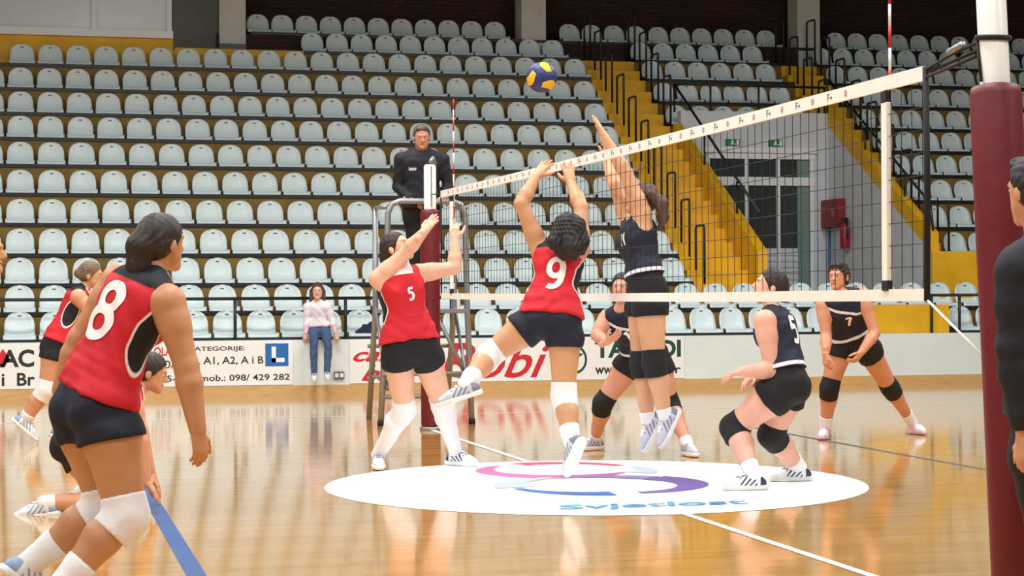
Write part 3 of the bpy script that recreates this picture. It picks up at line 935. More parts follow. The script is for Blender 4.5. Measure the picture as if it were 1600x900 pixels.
def surface_nets(G, lo, vox):
    S = G < 0
    n = np.array(G.shape)
    c = np.zeros(n - 1, np.int8)
    for dx in (0, 1):
        for dy in (0, 1):
            for dz in (0, 1):
                c += S[dx:n[0] - 1 + dx, dy:n[1] - 1 + dy, dz:n[2] - 1 + dz]
    act = np.nonzero((c > 0) & (c < 8))
    A = np.stack(act, -1)
    corner = {}
    for dx in (0, 1):
        for dy in (0, 1):
            for dz in (0, 1):
                corner[(dx, dy, dz)] = G[A[:, 0] + dx, A[:, 1] + dy, A[:, 2] + dz]
    acc = np.zeros((len(A), 3)); cnt = np.zeros(len(A))
    for axis in range(3):
        o = [d for d in range(3) if d != axis]
        for p in (0, 1):
            for q in (0, 1):
                a = [0, 0, 0]; a[o[0]] = p; a[o[1]] = q; b = list(a); b[axis] = 1
                fa, fb = corner[tuple(a)], corner[tuple(b)]
                m = (fa < 0) != (fb < 0)
                t = np.where(m, fa / np.where(m, fa - fb, 1), 0)
                acc[m, o[0]] += p; acc[m, o[1]] += q; acc[m, axis] += t[m]; cnt[m] += 1
    V = (A + acc / cnt[:, None]) * vox + lo
    idx = np.full(n - 1, -1, np.int64); idx[act] = np.arange(len(A))
    quads = []
    for axis in range(3):
        o = [d for d in range(3) if d != axis]
        sl0 = [slice(None)] * 3; sl1 = [slice(None)] * 3
        sl0[axis] = slice(0, n[axis] - 1); sl1[axis] = slice(1, n[axis])
        e = np.nonzero(S[tuple(sl0)] != S[tuple(sl1)])
        E_ = np.stack(e, -1)
        ok = (E_[:, o[0]] > 0) & (E_[:, o[1]] > 0) & (E_[:, o[0]] < n[o[0]] - 1) & (E_[:, o[1]] < n[o[1]] - 1)
        E_ = E_[ok]
        def at(d0, d1):
            q = E_.copy(); q[:, o[0]] += d0; q[:, o[1]] += d1
            return idx[q[:, 0], q[:, 1], q[:, 2]]
        Q = np.stack([at(-1, -1), at(0, -1), at(0, 0), at(-1, 0)], -1)
        s0 = S[E_[:, 0], E_[:, 1], E_[:, 2]]
        flip = s0 if axis != 1 else ~s0
        Q[~flip] = Q[~flip][:, ::-1]
        quads.append(Q)
    return V, np.concatenate(quads)

def to_obj(name, V, Q, m, parent, zones=None):
    off = parent_loc(parent)
    me = bpy.data.meshes.new(name)
    Vl = (V - off).astype(np.float32)
    nq = len(Q)
    me.vertices.add(len(Vl)); me.vertices.foreach_set('co', Vl.ravel())
    me.loops.add(nq * 4); me.loops.foreach_set('vertex_index', Q.ravel().astype(np.int32))
    me.polygons.add(nq)
    me.polygons.foreach_set('loop_start', np.arange(0, nq * 4, 4, dtype=np.int32))
    me.polygons.foreach_set('use_smooth', np.ones(nq, bool))
    me.update(calc_edges=True)
    if zones:
        for k, arr in zones.items():
            at = me.attributes.new(k, 'FLOAT', 'POINT'); at.data.foreach_set('value', np.asarray(arr, np.float32))
    for mm in (m if isinstance(m, (list, tuple)) else [m]): me.materials.append(mm)
    return link(name, me, parent)

def merge(parts):
    Vs, Qs, n = [], [], 0
    for V, Q in parts:
        Vs.append(V); Qs.append(Q + n); n += len(V)
    return np.concatenate(Vs), np.concatenate(Qs)

def yawdir(yaw, pitch=0.0):
    y, p = math.radians(yaw), math.radians(pitch)
    return (RL * math.sin(y) + FL * math.cos(y)) * math.cos(p) + UP * math.sin(p)

def ray(px, py):
    return nrm(W(px, py, 1.0) - CO)

def reach(par, px, py, L, sg):
    """point on the pixel's ray at distance L from par (sg +1 farther, -1 nearer, fraction shortens the depth part)"""
    r = ray(px, py); o = CO - par
    b = -(o @ r); c = o @ o - L * L; disc = b * b - c
    if disc <= 0: return CO + r * b
    return CO + r * (b + math.copysign(1, sg) * math.sqrt(disc) * min(1, abs(sg)))

def ground(px, py, z):
    r = ray(px, py); return CO + r * ((z - CO[2]) / r[2])

def mid_joint(a, c, px, py, La, Lc, pref):
    r = ray(px, py); best = None
    t0 = ((a + c) / 2 - CO) @ r
    for t in np.linspace(t0 - 0.5, t0 + 0.5, 201):
        p = CO + r * t
        e = (np.linalg.norm(p - a) - La) ** 2 + (np.linalg.norm(p - c) - Lc) ** 2 - 0.0015 * pref * (t - t0)
        if best is None or e < best[0]: best = (e, p)
    return best[1]

def hand_field(wr, h, pn, right, s, curl, spread, thumb_out=0.8):
    f = Field()
    h = nrm(h); pn = nrm(pn - h * (pn @ h)); th = np.cross(h, pn) * (1 if right else -1)
    offs = (0.027, 0.009, -0.010, -0.027); lens = (0.072, 0.080, 0.074, 0.058)
    f.cone(wr - h * 0.05 * s, wr + h * 0.02 * s, 0.027 * s, 0.025 * s, 0.012)
    for i, (o, l) in enumerate(zip(offs, lens)):
        kb = wr + h * (0.088 - 0.006 * abs(i - 1)) * s + th * o * s
        f.cone(wr + h * 0.012 * s + th * o * 0.55 * s, kb, 0.017 * s, 0.0125 * s, 0.014)
        d = nrm(h + th * o * spread * 9); p = kb; cu = 0
        for j, fr in enumerate((0.46, 0.30, 0.24)):
            cu += curl[min(j, len(curl) - 1)] if hasattr(curl, '__len__') else curl
            dd = nrm(d * math.cos(cu) + pn * math.sin(cu))
            q = p + dd * l * fr * s
            f.cone(p, q, (0.0098 - 0.0009 * j) * s, (0.0090 - 0.0009 * j) * s, 0.004)
            p = q
    tb = wr + h * 0.028 * s + th * 0.02 * s
    d1 = nrm(th * thumb_out + h * 0.62 + pn * 0.35); t1 = tb + d1 * 0.042 * s
    d2 = nrm(th * thumb_out * 0.45 + h * 0.8 + pn * 0.4); t2 = t1 + d2 * 0.032 * s; t3 = t2 + nrm(d2 + h * 0.3) * 0.024 * s
    f.cone(wr + h * 0.01 * s, t1, 0.018 * s, 0.0125 * s, 0.012); f.cone(t1, t2, 0.0115 * s, 0.0105 * s, 0.006); f.cone(t2, t3, 0.0105 * s, 0.0085 * s, 0.004)
    return f

M_eye = mat('eye_white', (225, 222, 218), 0.3); M_iris = mat('dark_iris', (46, 34, 28), 0.3)

STROKES = {
    '8': [[(0.5 + 0.36 * math.sin(a), 0.735 + 0.225 * math.cos(a)) for a in np.linspace(0, 2 * math.pi, 28)], [(0.5 + 0.42 * math.sin(a), 0.27 + 0.25 * math.cos(a)) for a in np.linspace(0, 2 * math.pi, 28)]],
    '9': [[(0.5 + 0.38 * math.sin(a), 0.68 + 0.27 * math.cos(a)) for a in np.linspace(0, 2 * math.pi, 28)], [(0.88, 0.70), (0.88, 0.42), (0.82, 0.22), (0.66, 0.08), (0.45, 0.03), (0.2, 0.08)]],
    '5': [[(0.82, 0.95), (0.25, 0.95), (0.2, 0.56), (0.4, 0.62), (0.6, 0.60), (0.78, 0.48), (0.82, 0.30), (0.72, 0.12), (0.5, 0.04), (0.2, 0.08)]],
    '1': [[(0.28, 0.80), (0.52, 0.95), (0.52, 0.04)]],
    '7': [[(0.18, 0.94), (0.84, 0.94), (0.55, 0.5), (0.42, 0.04)]],
}
def stroke_mesh(ch, w, h, th):
    """list of fine quads (2D) along the strokes of a digit"""
    quads = []
    for st_ in STROKES[ch]:
        pts = np.array([((x - 0.5) * w, (y - 0.5) * h) for x, y in st_])
        # resample
        seg = np.linalg.norm(np.diff(pts, axis=0), axis=1); cum = np.r_[0, np.cumsum(seg)]
        nn = max(6, int(cum[-1] / 0.012)); s_ = np.linspace(0, cum[-1], nn)
        R = np.stack([np.interp(s_, cum, pts[:, 0]), np.interp(s_, cum, pts[:, 1])], -1)
        T_ = np.gradient(R, axis=0); T_ /= np.linalg.norm(T_, axis=1)[:, None] + 1e-9
        N_ = np.stack([-T_[:, 1], T_[:, 0]], -1)
        for i in range(nn - 1):
            for a, b in ((-1, -1 / 3), (-1 / 3, 1 / 3), (1 / 3, 1)):
                quads.append([R[i] + N_[i] * a * th / 2, R[i + 1] + N_[i + 1] * a * th / 2, R[i + 1] + N_[i + 1] * b * th / 2, R[i] + N_[i] * b * th / 2])
    return quads

def project_digits(name, digits, jersey, V, Q, centre, ux, uz, ray_dir, w, h, th, m, gap=1.12, slant=0.0):
    bvh = BVHTree.FromPolygons([tuple(v) for v in V], [tuple(q) for q in Q])
    off = parent_loc(jersey); vs, fs = [], []
    for i, ch in enumerate(digits):
        cx = (i - (len(digits) - 1) / 2) * w * gap
        for quad in stroke_mesh(ch, w, h, th):
            pp = []
            for (a, b) in quad:
                p = centre + ux * (cx + a + slant * b) + uz * b
                hit = bvh.ray_cast(Vector(p - ray_dir * 0.5), Vector(ray_dir), 1.0)
                if hit[0] is None: pp = None; break
                pp.append(np.array(hit[0]) - ray_dir * 0.004 - off)
            if pp:
                n = len(vs); vs += [tuple(x) for x in pp]; fs.append((n, n + 1, n + 2, n + 3))
    if fs:
        me = bpy.data.meshes.new(name); me.from_pydata(vs, [], fs); me.materials.append(m)
        link(name, me, jersey)

def person(S):
    H = S['H']; s = H / 1.75; fem = S.get('fem', True)
    skin = S['skin']; d0 = S['d']; vox = S.get('vox', 0.0095)
    pel = W(*S['pelvis'], d0)
    neck = reach(pel, *S['neck'][:2], 0.51 * s, S['neck'][2])
    tdir = nrm(neck - pel)
    hf = yawdir(S['hip_yaw']); hf = nrm(hf - tdir * (hf @ tdir) * 0.6)
    cf = yawdir(S['yaw']); cf = nrm(cf - tdir * (cf @ tdir))
    hlat = nrm(np.cross(hf, UP if abs(tdir[2]) > 0.5 else tdir)); clat = nrm(np.cross(cf, tdir))       # to the person's right
    hup = np.cross(hlat, hf)
    hd = S['head']; headc = reach(neck, *hd[:2], 0.20 * s, hd[2]) if len(hd) > 2 else neck + tdir * 0.2 * s
    # spine
    NL = 14; crv = S.get('curve', 0.0)
    Ts = np.linspace(-0.14, 1.0, NL)
    C, L, Fw = [], [], []
    for t in Ts:
        tt = np.clip(t, 0, 1)
        p = pel + (neck - pel) * t - nrm(hf + cf) * crv * 4 * tt * (1 - tt) if t >= 0 else pel - hup * (-t) * 0.51 * s
        C.append(p); L.append(nrm(hlat * (1 - tt) + clat * tt)); Fw.append(nrm(hf * (1 - tt) + cf * tt))
    kt = [-0.14, 0.0, 0.12, 0.25, 0.42, 0.58, 0.72, 0.84, 0.93, 1.0]
    if fem:
        kw = [.140, .168, .165, .148, .126, .132, .145, .152, .135, .085]; kd = [.085, .108, .106, .096, .086, .092, .100, .100, .082, .058]
    else:
        kw = [.140, .165, .165, .160, .152, .160, .175, .182, .165, .09]; kd = [.085, .110, .112, .110, .105, .108, .115, .115, .095, .065]
    bw = S.get('bulk', 1.0)
    pw_ = np.interp(Ts, kt, kw) * s * bw; pd_ = np.interp(Ts, kt, kd) * s * bw
    # joints
    sw = (0.168 if fem else 0.195) * s
    J = {}
    for side, sg in (('R', 1), ('L', -1)):
        rz = S.get('raise' + side, 0.0)
        J['sh' + side] = neck - tdir * (0.055 - rz) * s + clat * sg * (sw - rz * 0.5) + cf * S.get('shf' + side, 0.0)
        J['hip' + side] = pel + hlat * sg * 0.088 * s - hup * 0.02 * s
    for side, sg in (('R', 1), ('L', -1)):
        a = S['arm' + side]
        J['el' + side] = reach(J['sh' + side], *a[0][:2], 0.295 * s, a[0][2])
        J['wr' + side] = reach(J['el' + side], *a[1][:2], 0.255 * s, a[1][2])
        if len(a) > 2 and a[2] is not None: J['ha' + side] = nrm(reach(J['wr' + side], *a[2][:2], 0.17 * s, a[2][2]) - J['wr' + side])
        else: J['ha' + side] = nrm(J['wr' + side] - J['el' + side])
        l = S['leg' + side]; ank = l[1]
        if ank[2] == 'G':
            J['an' + side] = ground(ank[0], ank[1], ank[3] if len(ank) > 3 else 0.09 * s)
            J['kn' + side] = mid_joint(J['hip' + side], J['an' + side], *l[0][:2], 0.43 * s, 0.41 * s, l[0][2])
        else:
            J['kn' + side] = reach(J['hip' + side], *l[0][:2], 0.43 * s, l[0][2])
            J['an' + side] = reach(J['kn' + side], *ank[:2], 0.41 * s, ank[2])
    if S.get('debug'):
        for side in 'RL':
            print(S['name_'], side, 'ua %.2f fa %.2f th %.2f ca %.2f ankz %.2f kneez %.2f' % tuple([np.linalg.norm(J[a + side] - J[b + side]) / s for a, b in (('sh', 'el'), ('el', 'wr'), ('hip', 'kn'), ('kn', 'an'))] + [J['an' + side][2], J['kn' + side][2]]), 'd %.2f' % ((J['an' + side] - CO) @ CF))
        print('   torso %.2f head %.2f' % (np.linalg.norm(neck - pel) / s, np.linalg.norm(headc - neck) / s), 'pel', np.round(pel, 2))
    base = (pel[0], pel[1], min(J['anR'][2], J['anL'][2]) - 0.09 * s)
    root = empty('person', base)
    tag(root, S['label'], 'person')
    M_skin = mat('skin_' + S['name_'], skin, 0.5, 0.06, 9.0, sss=0.06)
    # ---------------- body
    B = Field(); CALF = {}
    B.tube(C, L, Fw, pw_, pd_, 0.02)
    if fem and not S.get('child'):
        for sg in (1, -1): B.ell(pel + (neck - pel) * 0.70 + clat * sg * 0.062 * s + cf * 0.075 * s, [clat, cf, tdir], np.array([.062, .050, .062]) * s, 0.03)
    for sg in (1, -1): B.ell(pel + hlat * sg * 0.072 * s - hf * 0.055 * s - hup * 0.045 * s, [hlat, hf, hup], np.array([.088, .080, .095]) * s * bw, 0.04)
    hu = nrm(yawdir(S['head_yaw'], S.get('head_pitch', 0)))
    hl = nrm(np.cross(hu, UP)); hup2 = np.cross(hl, hu)
    if S.get('head_roll'):
        a = math.radians(S['head_roll']); hup2, hl = hup2 * math.cos(a) + hl * math.sin(a), hl * math.cos(a) - hup2 * math.sin(a)
    hs = s ** 0.5 * S.get('hs', 1.0)
    nk = 0.05 * s if fem else 0.06 * s
    B.cone(neck - tdir * 0.03 * s, headc - hup2 * 0.06 * hs - hu * 0.02 * hs, nk * 1.05, nk * 0.95, 0.03)
    for side, sg in (('R', 1), ('L', -1)):
        sh, el, wr, hp, kn, an = (J[k + side] for k in ('sh', 'el', 'wr', 'hip', 'kn', 'an'))
        aw = s * S.get('armw', 1.2)
        B.cone(neck + tdir * 0.03 * s, sh, 0.045 * s, 0.046 * s, 0.03)
        B.cone(pel + (neck - pel) * 0.84 + clat * sg * 0.10 * s, sh, 0.07 * s, 0.052 * s, 0.03)
        ad = nrm(el - sh); fd = nrm(wr - el)
        B.cone(sh, sh + ad * 0.10 * s, 0.054 * aw, 0.050 * aw, 0.03); B.cone(sh + ad * 0.08 * s, el, 0.049 * aw, 0.037 * aw, 0.02)
        B.cone(el, el + fd * 0.07 * s, 0.038 * aw, 0.041 * aw, 0.015); B.cone(el + fd * 0.07 * s, wr, 0.041 * aw, 0.0265 * aw, 0.012)
        td = nrm(kn - hp); cd = nrm(an - kn)
        lw = s * bw * S.get('legw', 1.25)
        hr = 0.088 * s * bw * (1 + 0.25 * (S.get('legw', 1.25) - 1))
        B.cone(hp, hp + td * 0.12 * s, hr, 0.087 * lw, 0.03); B.cone(hp + td * 0.12 * s, kn, 0.087 * lw, 0.054 * lw, 0.02)
        bk = cd - td * (cd @ td)
        bk = nrm(bk) if np.linalg.norm(bk) > 0.12 else -hf
        bk = nrm(bk - cd * (bk @ cd))
        fr = -bk if (bk @ hf) > 0 and np.linalg.norm(np.cross(td, cd)) < 0.12 else bk
        CALF[side] = fr
        B.cone(kn, kn + cd * 0.13 * s + fr * 0.012 * s, 0.052 * lw, 0.056 * lw, 0.02); B.cone(kn + cd * 0.13 * s + fr * 0.012 * s, kn + cd * 0.27 * s, 0.056 * lw, 0.042 * lw, 0.02); B.cone(kn + cd * 0.27 * s, an, 0.042 * lw, 0.034 * lw, 0.015)
        fdv = yawdir(S['toe' + side][0], S['toe' + side][1])
        B.cone(an, an + fdv * 0.08 * s - nrm(UP - fdv * fdv[2]) * 0.04 * s, 0.034 * s, 0.03 * s, 0.02)
    parts = [B.mesh(vox)]
    # head on its own finer grid, rooted in the neck
    D = Field()
    hc = headc
    def hp_(f_, l_, u_): return hc + (hu * f_ + hl * l_ + hup2 * u_) * hs
    ax3 = [hl, hu, hup2]
    D.cone(neck, hp_(-0.02, 0, -0.05), nk, nk * 0.97, 0.02)
    D.ell(hp_(-0.012, 0, 0.028), ax3, np.array([.074, .094, .088]) * hs, 0.02)
    D.ell(hp_(0.022, 0, -0.022), ax3, np.array([.060, .066, .088]) * hs, 0.025)
    D.cone(hp_(0.03, 0.028, -0.06), hp_(0.068, 0.0, -0.092), 0.030 * hs, 0.020 * hs, 0.02); D.cone(hp_(0.03, -0.028, -0.06), hp_(0.068, 0.0, -0.092), 0.030 * hs, 0.020 * hs, 0.02)
    D.cone(hp_(0.082, 0, 0.012), hp_(0.104, 0, -0.026), 0.008 * hs, 0.0125 * hs, 0.008)
    D.ell(hp_(0.094, 0, -0.034), ax3, np.array([.017, .012, .008]) * hs, 0.006)
    D.cone(hp_(0.076, 0.038, 0.022), hp_(0.084, 0.012, 0.022), 0.010 * hs, 0.010 * hs, 0.012); D.cone(hp_(0.076, -0.038, 0.022), hp_(0.084, -0.012, 0.022), 0.010 * hs, 0.010 * hs, 0.012)
    D.ell(hp_(0.082, 0, -0.058), ax3, np.array([.024, .010, .009]) * hs, 0.006)
    for sg in (1, -1):
        D.ell(hp_(0.088, sg * 0.031, 0.004), ax3, np.array([.017, .014, .012]) * hs, 0.01, sub=True)
        D.ell(hp_(-0.012, sg * 0.077, -0.012), [hl, hu, hup2], np.array([.010, .019, .031]) * hs, 0.006)
    Vh, Qh = D.mesh(0.0055)
    parts.append((Vh, Qh))
    for side in 'RL':
        hnd = S.get('hand' + side, {})
        pn = hnd.get('pn', (0, 0, -1)); pnv = RL * pn[0] + UP * pn[2] + FL * pn[1]
        parts.append(hand_field(J['wr' + side], J['ha' + side], pnv, side == 'R', s * S.get('hand_s', 0.98), hnd.get('curl', 0.25), hnd.get('spread', 0.5), hnd.get('thumb', 0.8)).mesh(0.0042))
    V, Q = merge(parts)
    to_obj('body', V, Q, M_skin, root)
    # face
    body_o = root
    for sg in (1, -1):
        E_ = Field().ell(hp_(0.074, sg * 0.031, 0.004), ax3, np.array([.014, .010, .0085]) * hs)
        to_obj('eye', *E_.mesh(0.004), M_eye, root)
        I_ = Field().ell(hp_(0.0815, sg * 0.031, 0.004), ax3, np.array([.0062, .0045, .0065]) * hs)
        to_obj('iris', *I_.mesh(0.0025), M_iris, root)
        Eb = Field().cone(hp_(0.086, sg * 0.014, 0.026), hp_(0.074, sg * 0.046, 0.026), 0.0045, 0.0035)
        to_obj('eyebrow', *Eb.mesh(0.003), S['hair_mat'], root)
    Lp = Field().ell(hp_(0.084, 0, -0.058), ax3, np.array([.023, .0105, .0065]) * hs)
    to_obj('lips', *Lp.mesh(0.0035), mat('lips_' + S['name_'], tuple(int(c * k) for c, k in zip(skin, (0.88, 0.66, 0.66))), 0.45), root)
    # ---------------- hair
    Hf = Field()
    cap = np.array([.084, .104, .096]) * hs
    hairline = [(hp_(0.062 if fem else 0.050, 0, 0.045 if fem else 0.058), nrm(hu * 1.0 - hup2 * 0.75))]
    Hf.ell(hp_(-0.014, 0, 0.030), ax3, cap, 0.015, clip=hairline)
    st = S.get('hair', 'short')
    if st == 'short':
        Hf.ell(hp_(-0.04, 0, -0.01), ax3, np.array([.080, .072, .075]) * hs, 0.02, clip=[(hp_(-0.008, 0, 0), hu)])
        if not fem or S.get('fringe'): Hf.cone(hp_(0.055, 0.03, 0.088), hp_(0.055, -0.03, 0.092), 0.022 * hs, 0.022 * hs, 0.02)
    else:
        Hf.ell(hp_(-0.045, 0, -0.005), ax3, np.array([.076, .066, .070]) * hs, 0.02, clip=[(hp_(-0.02, 0, 0), hu)])
    for (a, b, ra, rb) in S.get('locks', []):
        Hf.cone(hp_(*a), hp_(*b), ra, rb, 0.025)
    for (a, b, ra, rb) in S.get('wlocks', []):       # locks given by pixels and depth
        Hf.cone(W(*a), W(*b), ra, rb, 0.025)
    fr_ = 70.0
    amp = S.get('hair_noise', 0.0013)
    nz = lambda P: amp * (np.sin((P @ hl) * 210 + 9 * np.sin((P @ hup2) * 22)) + 0.7 * np.sin((P @ hu) * 170 + 6 * np.sin((P @ hup2) * 31)))
    to_obj('hair', *Hf.mesh(0.0058, noise=nz), S['hair_mat'], root)
    # ---------------- clothes
    up_k = S['kit']
    kit = KITS[up_k]
    def spine_at(t):
        i = np.interp(t, Ts, np.arange(NL)); k0 = int(min(i, NL - 2)); a = i - k0
        return C[k0] * (1 - a) + C[k0 + 1] * a, nrm(C[k0 + 1] - C[k0])
    ez = kit.get('ease', 0.014) * s
    hem = S.get('hem', kit.get('hem', 0.06))
    hp0, hn0 = spine_at(hem)
    hn0 = nrm(hn0 + tdir * 2)
    Jf = Field()
    flare = np.interp(Ts, [-0.14, 0.1, 0.4, 1.0], [0.014, 0.012, 0.008, 0.0]) * s
    neckc = neck + tdir * 0.075 * s + cf * 0.035 * s
    hemclip = [(hp0, -hn0)]
    Jf.tube(C, L, Fw, pw_ + ez + flare, pd_ + ez + flare, 0.02, clip=hemclip)
    if fem and not S.get('child'):
        for sg in (1, -1): Jf.ell(pel + (neck - pel) * 0.70 + clat * sg * 0.062 * s + cf * 0.075 * s, [clat, cf, tdir], np.array([.070, .060, .070]) * s, 0.04)
    if hem < 0.15:
        for sg in (1, -1): Jf.ell(pel + hlat * sg * 0.072 * s - hf * 0.055 * s - hup * 0.045 * s, [hlat, hf, hup], np.array([.110, .102, .117]) * s * bw, 0.04, clip=hemclip); Jf.cone(J['hipR' if sg > 0 else 'hipL'], J['hipR' if sg > 0 else 'hipL'] - hup * 0.05 * s, 0.120 * s * bw, 0.120 * s * bw, 0.04, clip=hemclip)
    for side, sg in (('R', 1), ('L', -1)):
        sh, el, wr = (J[k + side] for k in ('sh', 'el', 'wr'))
        ad = nrm(el - sh); fd = nrm(wr - el); aw = s * S.get('armw', 1.2)
        if kit['sleeve'] == 'none':
            out = nrm(clat * sg * 0.9 + ad * 0.25)
            cl = [(sh - clat * sg * 0.022 * s, out)]
            Jf.cone(neck + tdir * 0.03 * s, sh, 0.053 * s, 0.056 * s, 0.02, clip=cl)
            Jf.cone(pel + (neck - pel) * 0.84 + clat * sg * 0.10 * s, sh, 0.080 * s, 0.060 * s, 0.03, clip=cl)
        else:
            Jf.cone(neck + tdir * 0.03 * s, sh, 0.058 * s, 0.062 * s, 0.03)
            Jf.cone(pel + (neck - pel) * 0.84 + clat * sg * 0.10 * s, sh, 0.085 * s, 0.068 * s, 0.03)
            Jf.cone(sh, sh + ad * 0.10 * s, 0.066 * aw, 0.064 * aw, 0.03); Jf.cone(sh + ad * 0.08 * s, el, 0.063 * aw, 0.052 * aw, 0.02)
            Jf.cone(el, el + fd * 0.07 * s, 0.053 * aw, 0.053 * aw, 0.02); Jf.cone(el + fd * 0.07 * s, wr, 0.053 * aw, 0.038 * aw, 0.02, clip=[(wr - fd * 0.005, fd)])
    Jf.cone(neckc, neckc + tdir * 0.12, 0.062 * s * kit.get('neckr', 1.0), 0.08 * s * kit.get('neckr', 1.0), 0.006, sub=True)
    Vj, Qj = Jf.mesh(min(vox, 0.009), noise=lambda P: 0.0022 * np.sin((P @ tdir) * 55 + 5 * np.sin((P @ clat) * 14)) * S.get('wrinkle', 1.0))
    # torso coordinates of the jersey's vertices
    T_ = ((Vj - pel) @ tdir) / np.linalg.norm(neck - pel)
    u_ = np.empty(len(Vj)); v_ = np.empty(len(Vj))
    Lm = nrm(hlat + clat); Fm = nrm(hf + cf); cen = pel + np.outer(T_, neck - pel)
    u_ = (Vj - cen) @ Lm; v_ = (Vj - cen) @ Fm
    za, zb = kit['zones'](T_, u_ / s, v_ / s, T_ - hem)
    ja = to_obj(kit.get('top_name', 'jersey'), Vj, Qj, zone_mat(up_k + '_cloth', kit['base'], kit['za'], kit['zb']), root, {'za': za, 'zb': zb})
    for num in S.get('numbers', []):
        txt_, where, t, u, w, h, th = num[:7]
        ctr, tn = spine_at(t)
        fwd = cf if where == 'front' else -cf
        ux = -clat if where == 'front' else clat
        project_digits('number', txt_, ja, Vj, Qj, ctr + ux * u, ux, tdir, -fwd, w, h, th, M_num, slant=num[7] if len(num) > 7 else 0.0)
    # shorts or trousers
    Sf = Field()
    wst, wn = spine_at(min(0.27, hem + 0.05)); wn = tdir
    e2 = 0.009 * s
    Sf.tube(C, L, Fw, pw_ + e2, pd_ + e2, 0.02, clip=[(wst, wn)])
    for sg in (1, -1): Sf.ell(pel + hlat * sg * 0.072 * s - hf * 0.055 * s - hup * 0.045 * s, [hlat, hf, hup], np.array([.096, .088, .103]) * s * bw, 0.04, clip=[(wst, wn)])
    frac = S.get('short', kit.get('short', 0.36))
    for side in 'RL':
        hp, kn, an = J['hip' + side], J['kn' + side], J['an' + side]
        td = nrm(kn - hp); cd = nrm(an - kn); lw = s * bw * S.get('legw', 1.25)
        if kit.get('trousers'):
            Sf.cone(hp, hp + td * 0.12 * s, 0.104 * s * bw, 0.102 * lw, 0.035, clip=[(wst, wn)]); Sf.cone(hp + td * 0.12 * s, kn, 0.102 * lw, 0.070 * lw, 0.02); Sf.cone(kn, kn + cd * 0.13 * s, 0.070 * lw, 0.072 * lw, 0.02); Sf.cone(kn + cd * 0.13 * s, an - cd * 0.005, 0.072 * lw, 0.060 * lw, 0.02)
        else:
            cl = [(hp + (kn - hp) * frac, td)]
            hr = 0.088 * s * bw * (1 + 0.25 * (S.get('legw', 1.25) - 1)) + 0.011 * s
            Sf.cone(hp, hp + td * 0.12 * s, hr, 0.099 * lw, 0.03, clip=cl + [(wst, wn)]); Sf.cone(hp + td * 0.12 * s, kn, 0.099 * lw, 0.072 * lw, 0.02, clip=cl)
    Vs, Qs = Sf.mesh(min(vox, 0.009), noise=lambda P: 0.0015 * np.sin((P @ tdir) * 60 + 4 * np.sin((P @ hlat) * 16)))
    to_obj('trousers' if kit.get('trousers') else 'shorts', Vs, Qs, S.get('short_mat', kit['short_mat']), root)
    # knee pads, socks, shoes
    for side in 'RL':
        hp, kn, an = J['hip' + side], J['kn' + side], J['an' + side]
        td = nrm(kn - hp); cd = nrm(an - kn); lw = s * bw * S.get('legw', 1.25)
        kp = S.get('pad')
        if kp is not None:
            Kf = Field(); pf = nrm(td - cd + 0.3 * hf) if np.linalg.norm(td - cd) > 0.1 else hf
            Kf.cone(kn - td * 0.12 * s, kn, 0.066 * lw, 0.066 * lw, 0.02, clip=[(kn - td * 0.085 * s, -td)])
            Kf.cone(kn, kn + cd * 0.14 * s, 0.066 * lw, 0.064 * lw, 0.02, clip=[(kn + cd * 0.095 * s, cd)])
            Kf.ell(kn + pf * 0.03 * s, [nrm(np.cross(cd, pf)), pf, nrm(np.cross(pf, np.cross(cd, pf)))], np.array([.052, .045, .07]) * s, 0.02)
            to_obj('knee_pad', *Kf.mesh(0.008), kp, root)
        sk = S.get('sock', 0.72)
        if sk is not None and S.get('sock_mat') is not None:
            So = Field(); a0 = kn + (an - kn) * sk; g = 0.006 * s
            fr = CALF[side] * 0.012 * s; cl = [(a0, -cd)]
            So.cone(kn, kn + cd * 0.13 * s + fr, 0.052 * lw + g, 0.056 * lw + g, 0.02, clip=cl); So.cone(kn + cd * 0.13 * s + fr, kn + cd * 0.27 * s, 0.056 * lw + g, 0.042 * lw + g, 0.02, clip=cl)
            So.cone(kn + cd * 0.27 * s, an, 0.042 * lw + g, 0.034 * lw + g, 0.015, clip=cl)
            to_obj('sock', *So.mesh(0.008), S['sock_mat'], root)
        yaw, pit = S['toe' + side][:2]
        fd = yawdir(yaw, pit); fl = nrm(np.cross(fd, UP)); fu = np.cross(fl, fd)
        foot(an, fd, fl, fu, s, S['shoe'], root, cd)
    for ex_ in S.get('extra', []): ex_(root, J, locals())
    return root, J

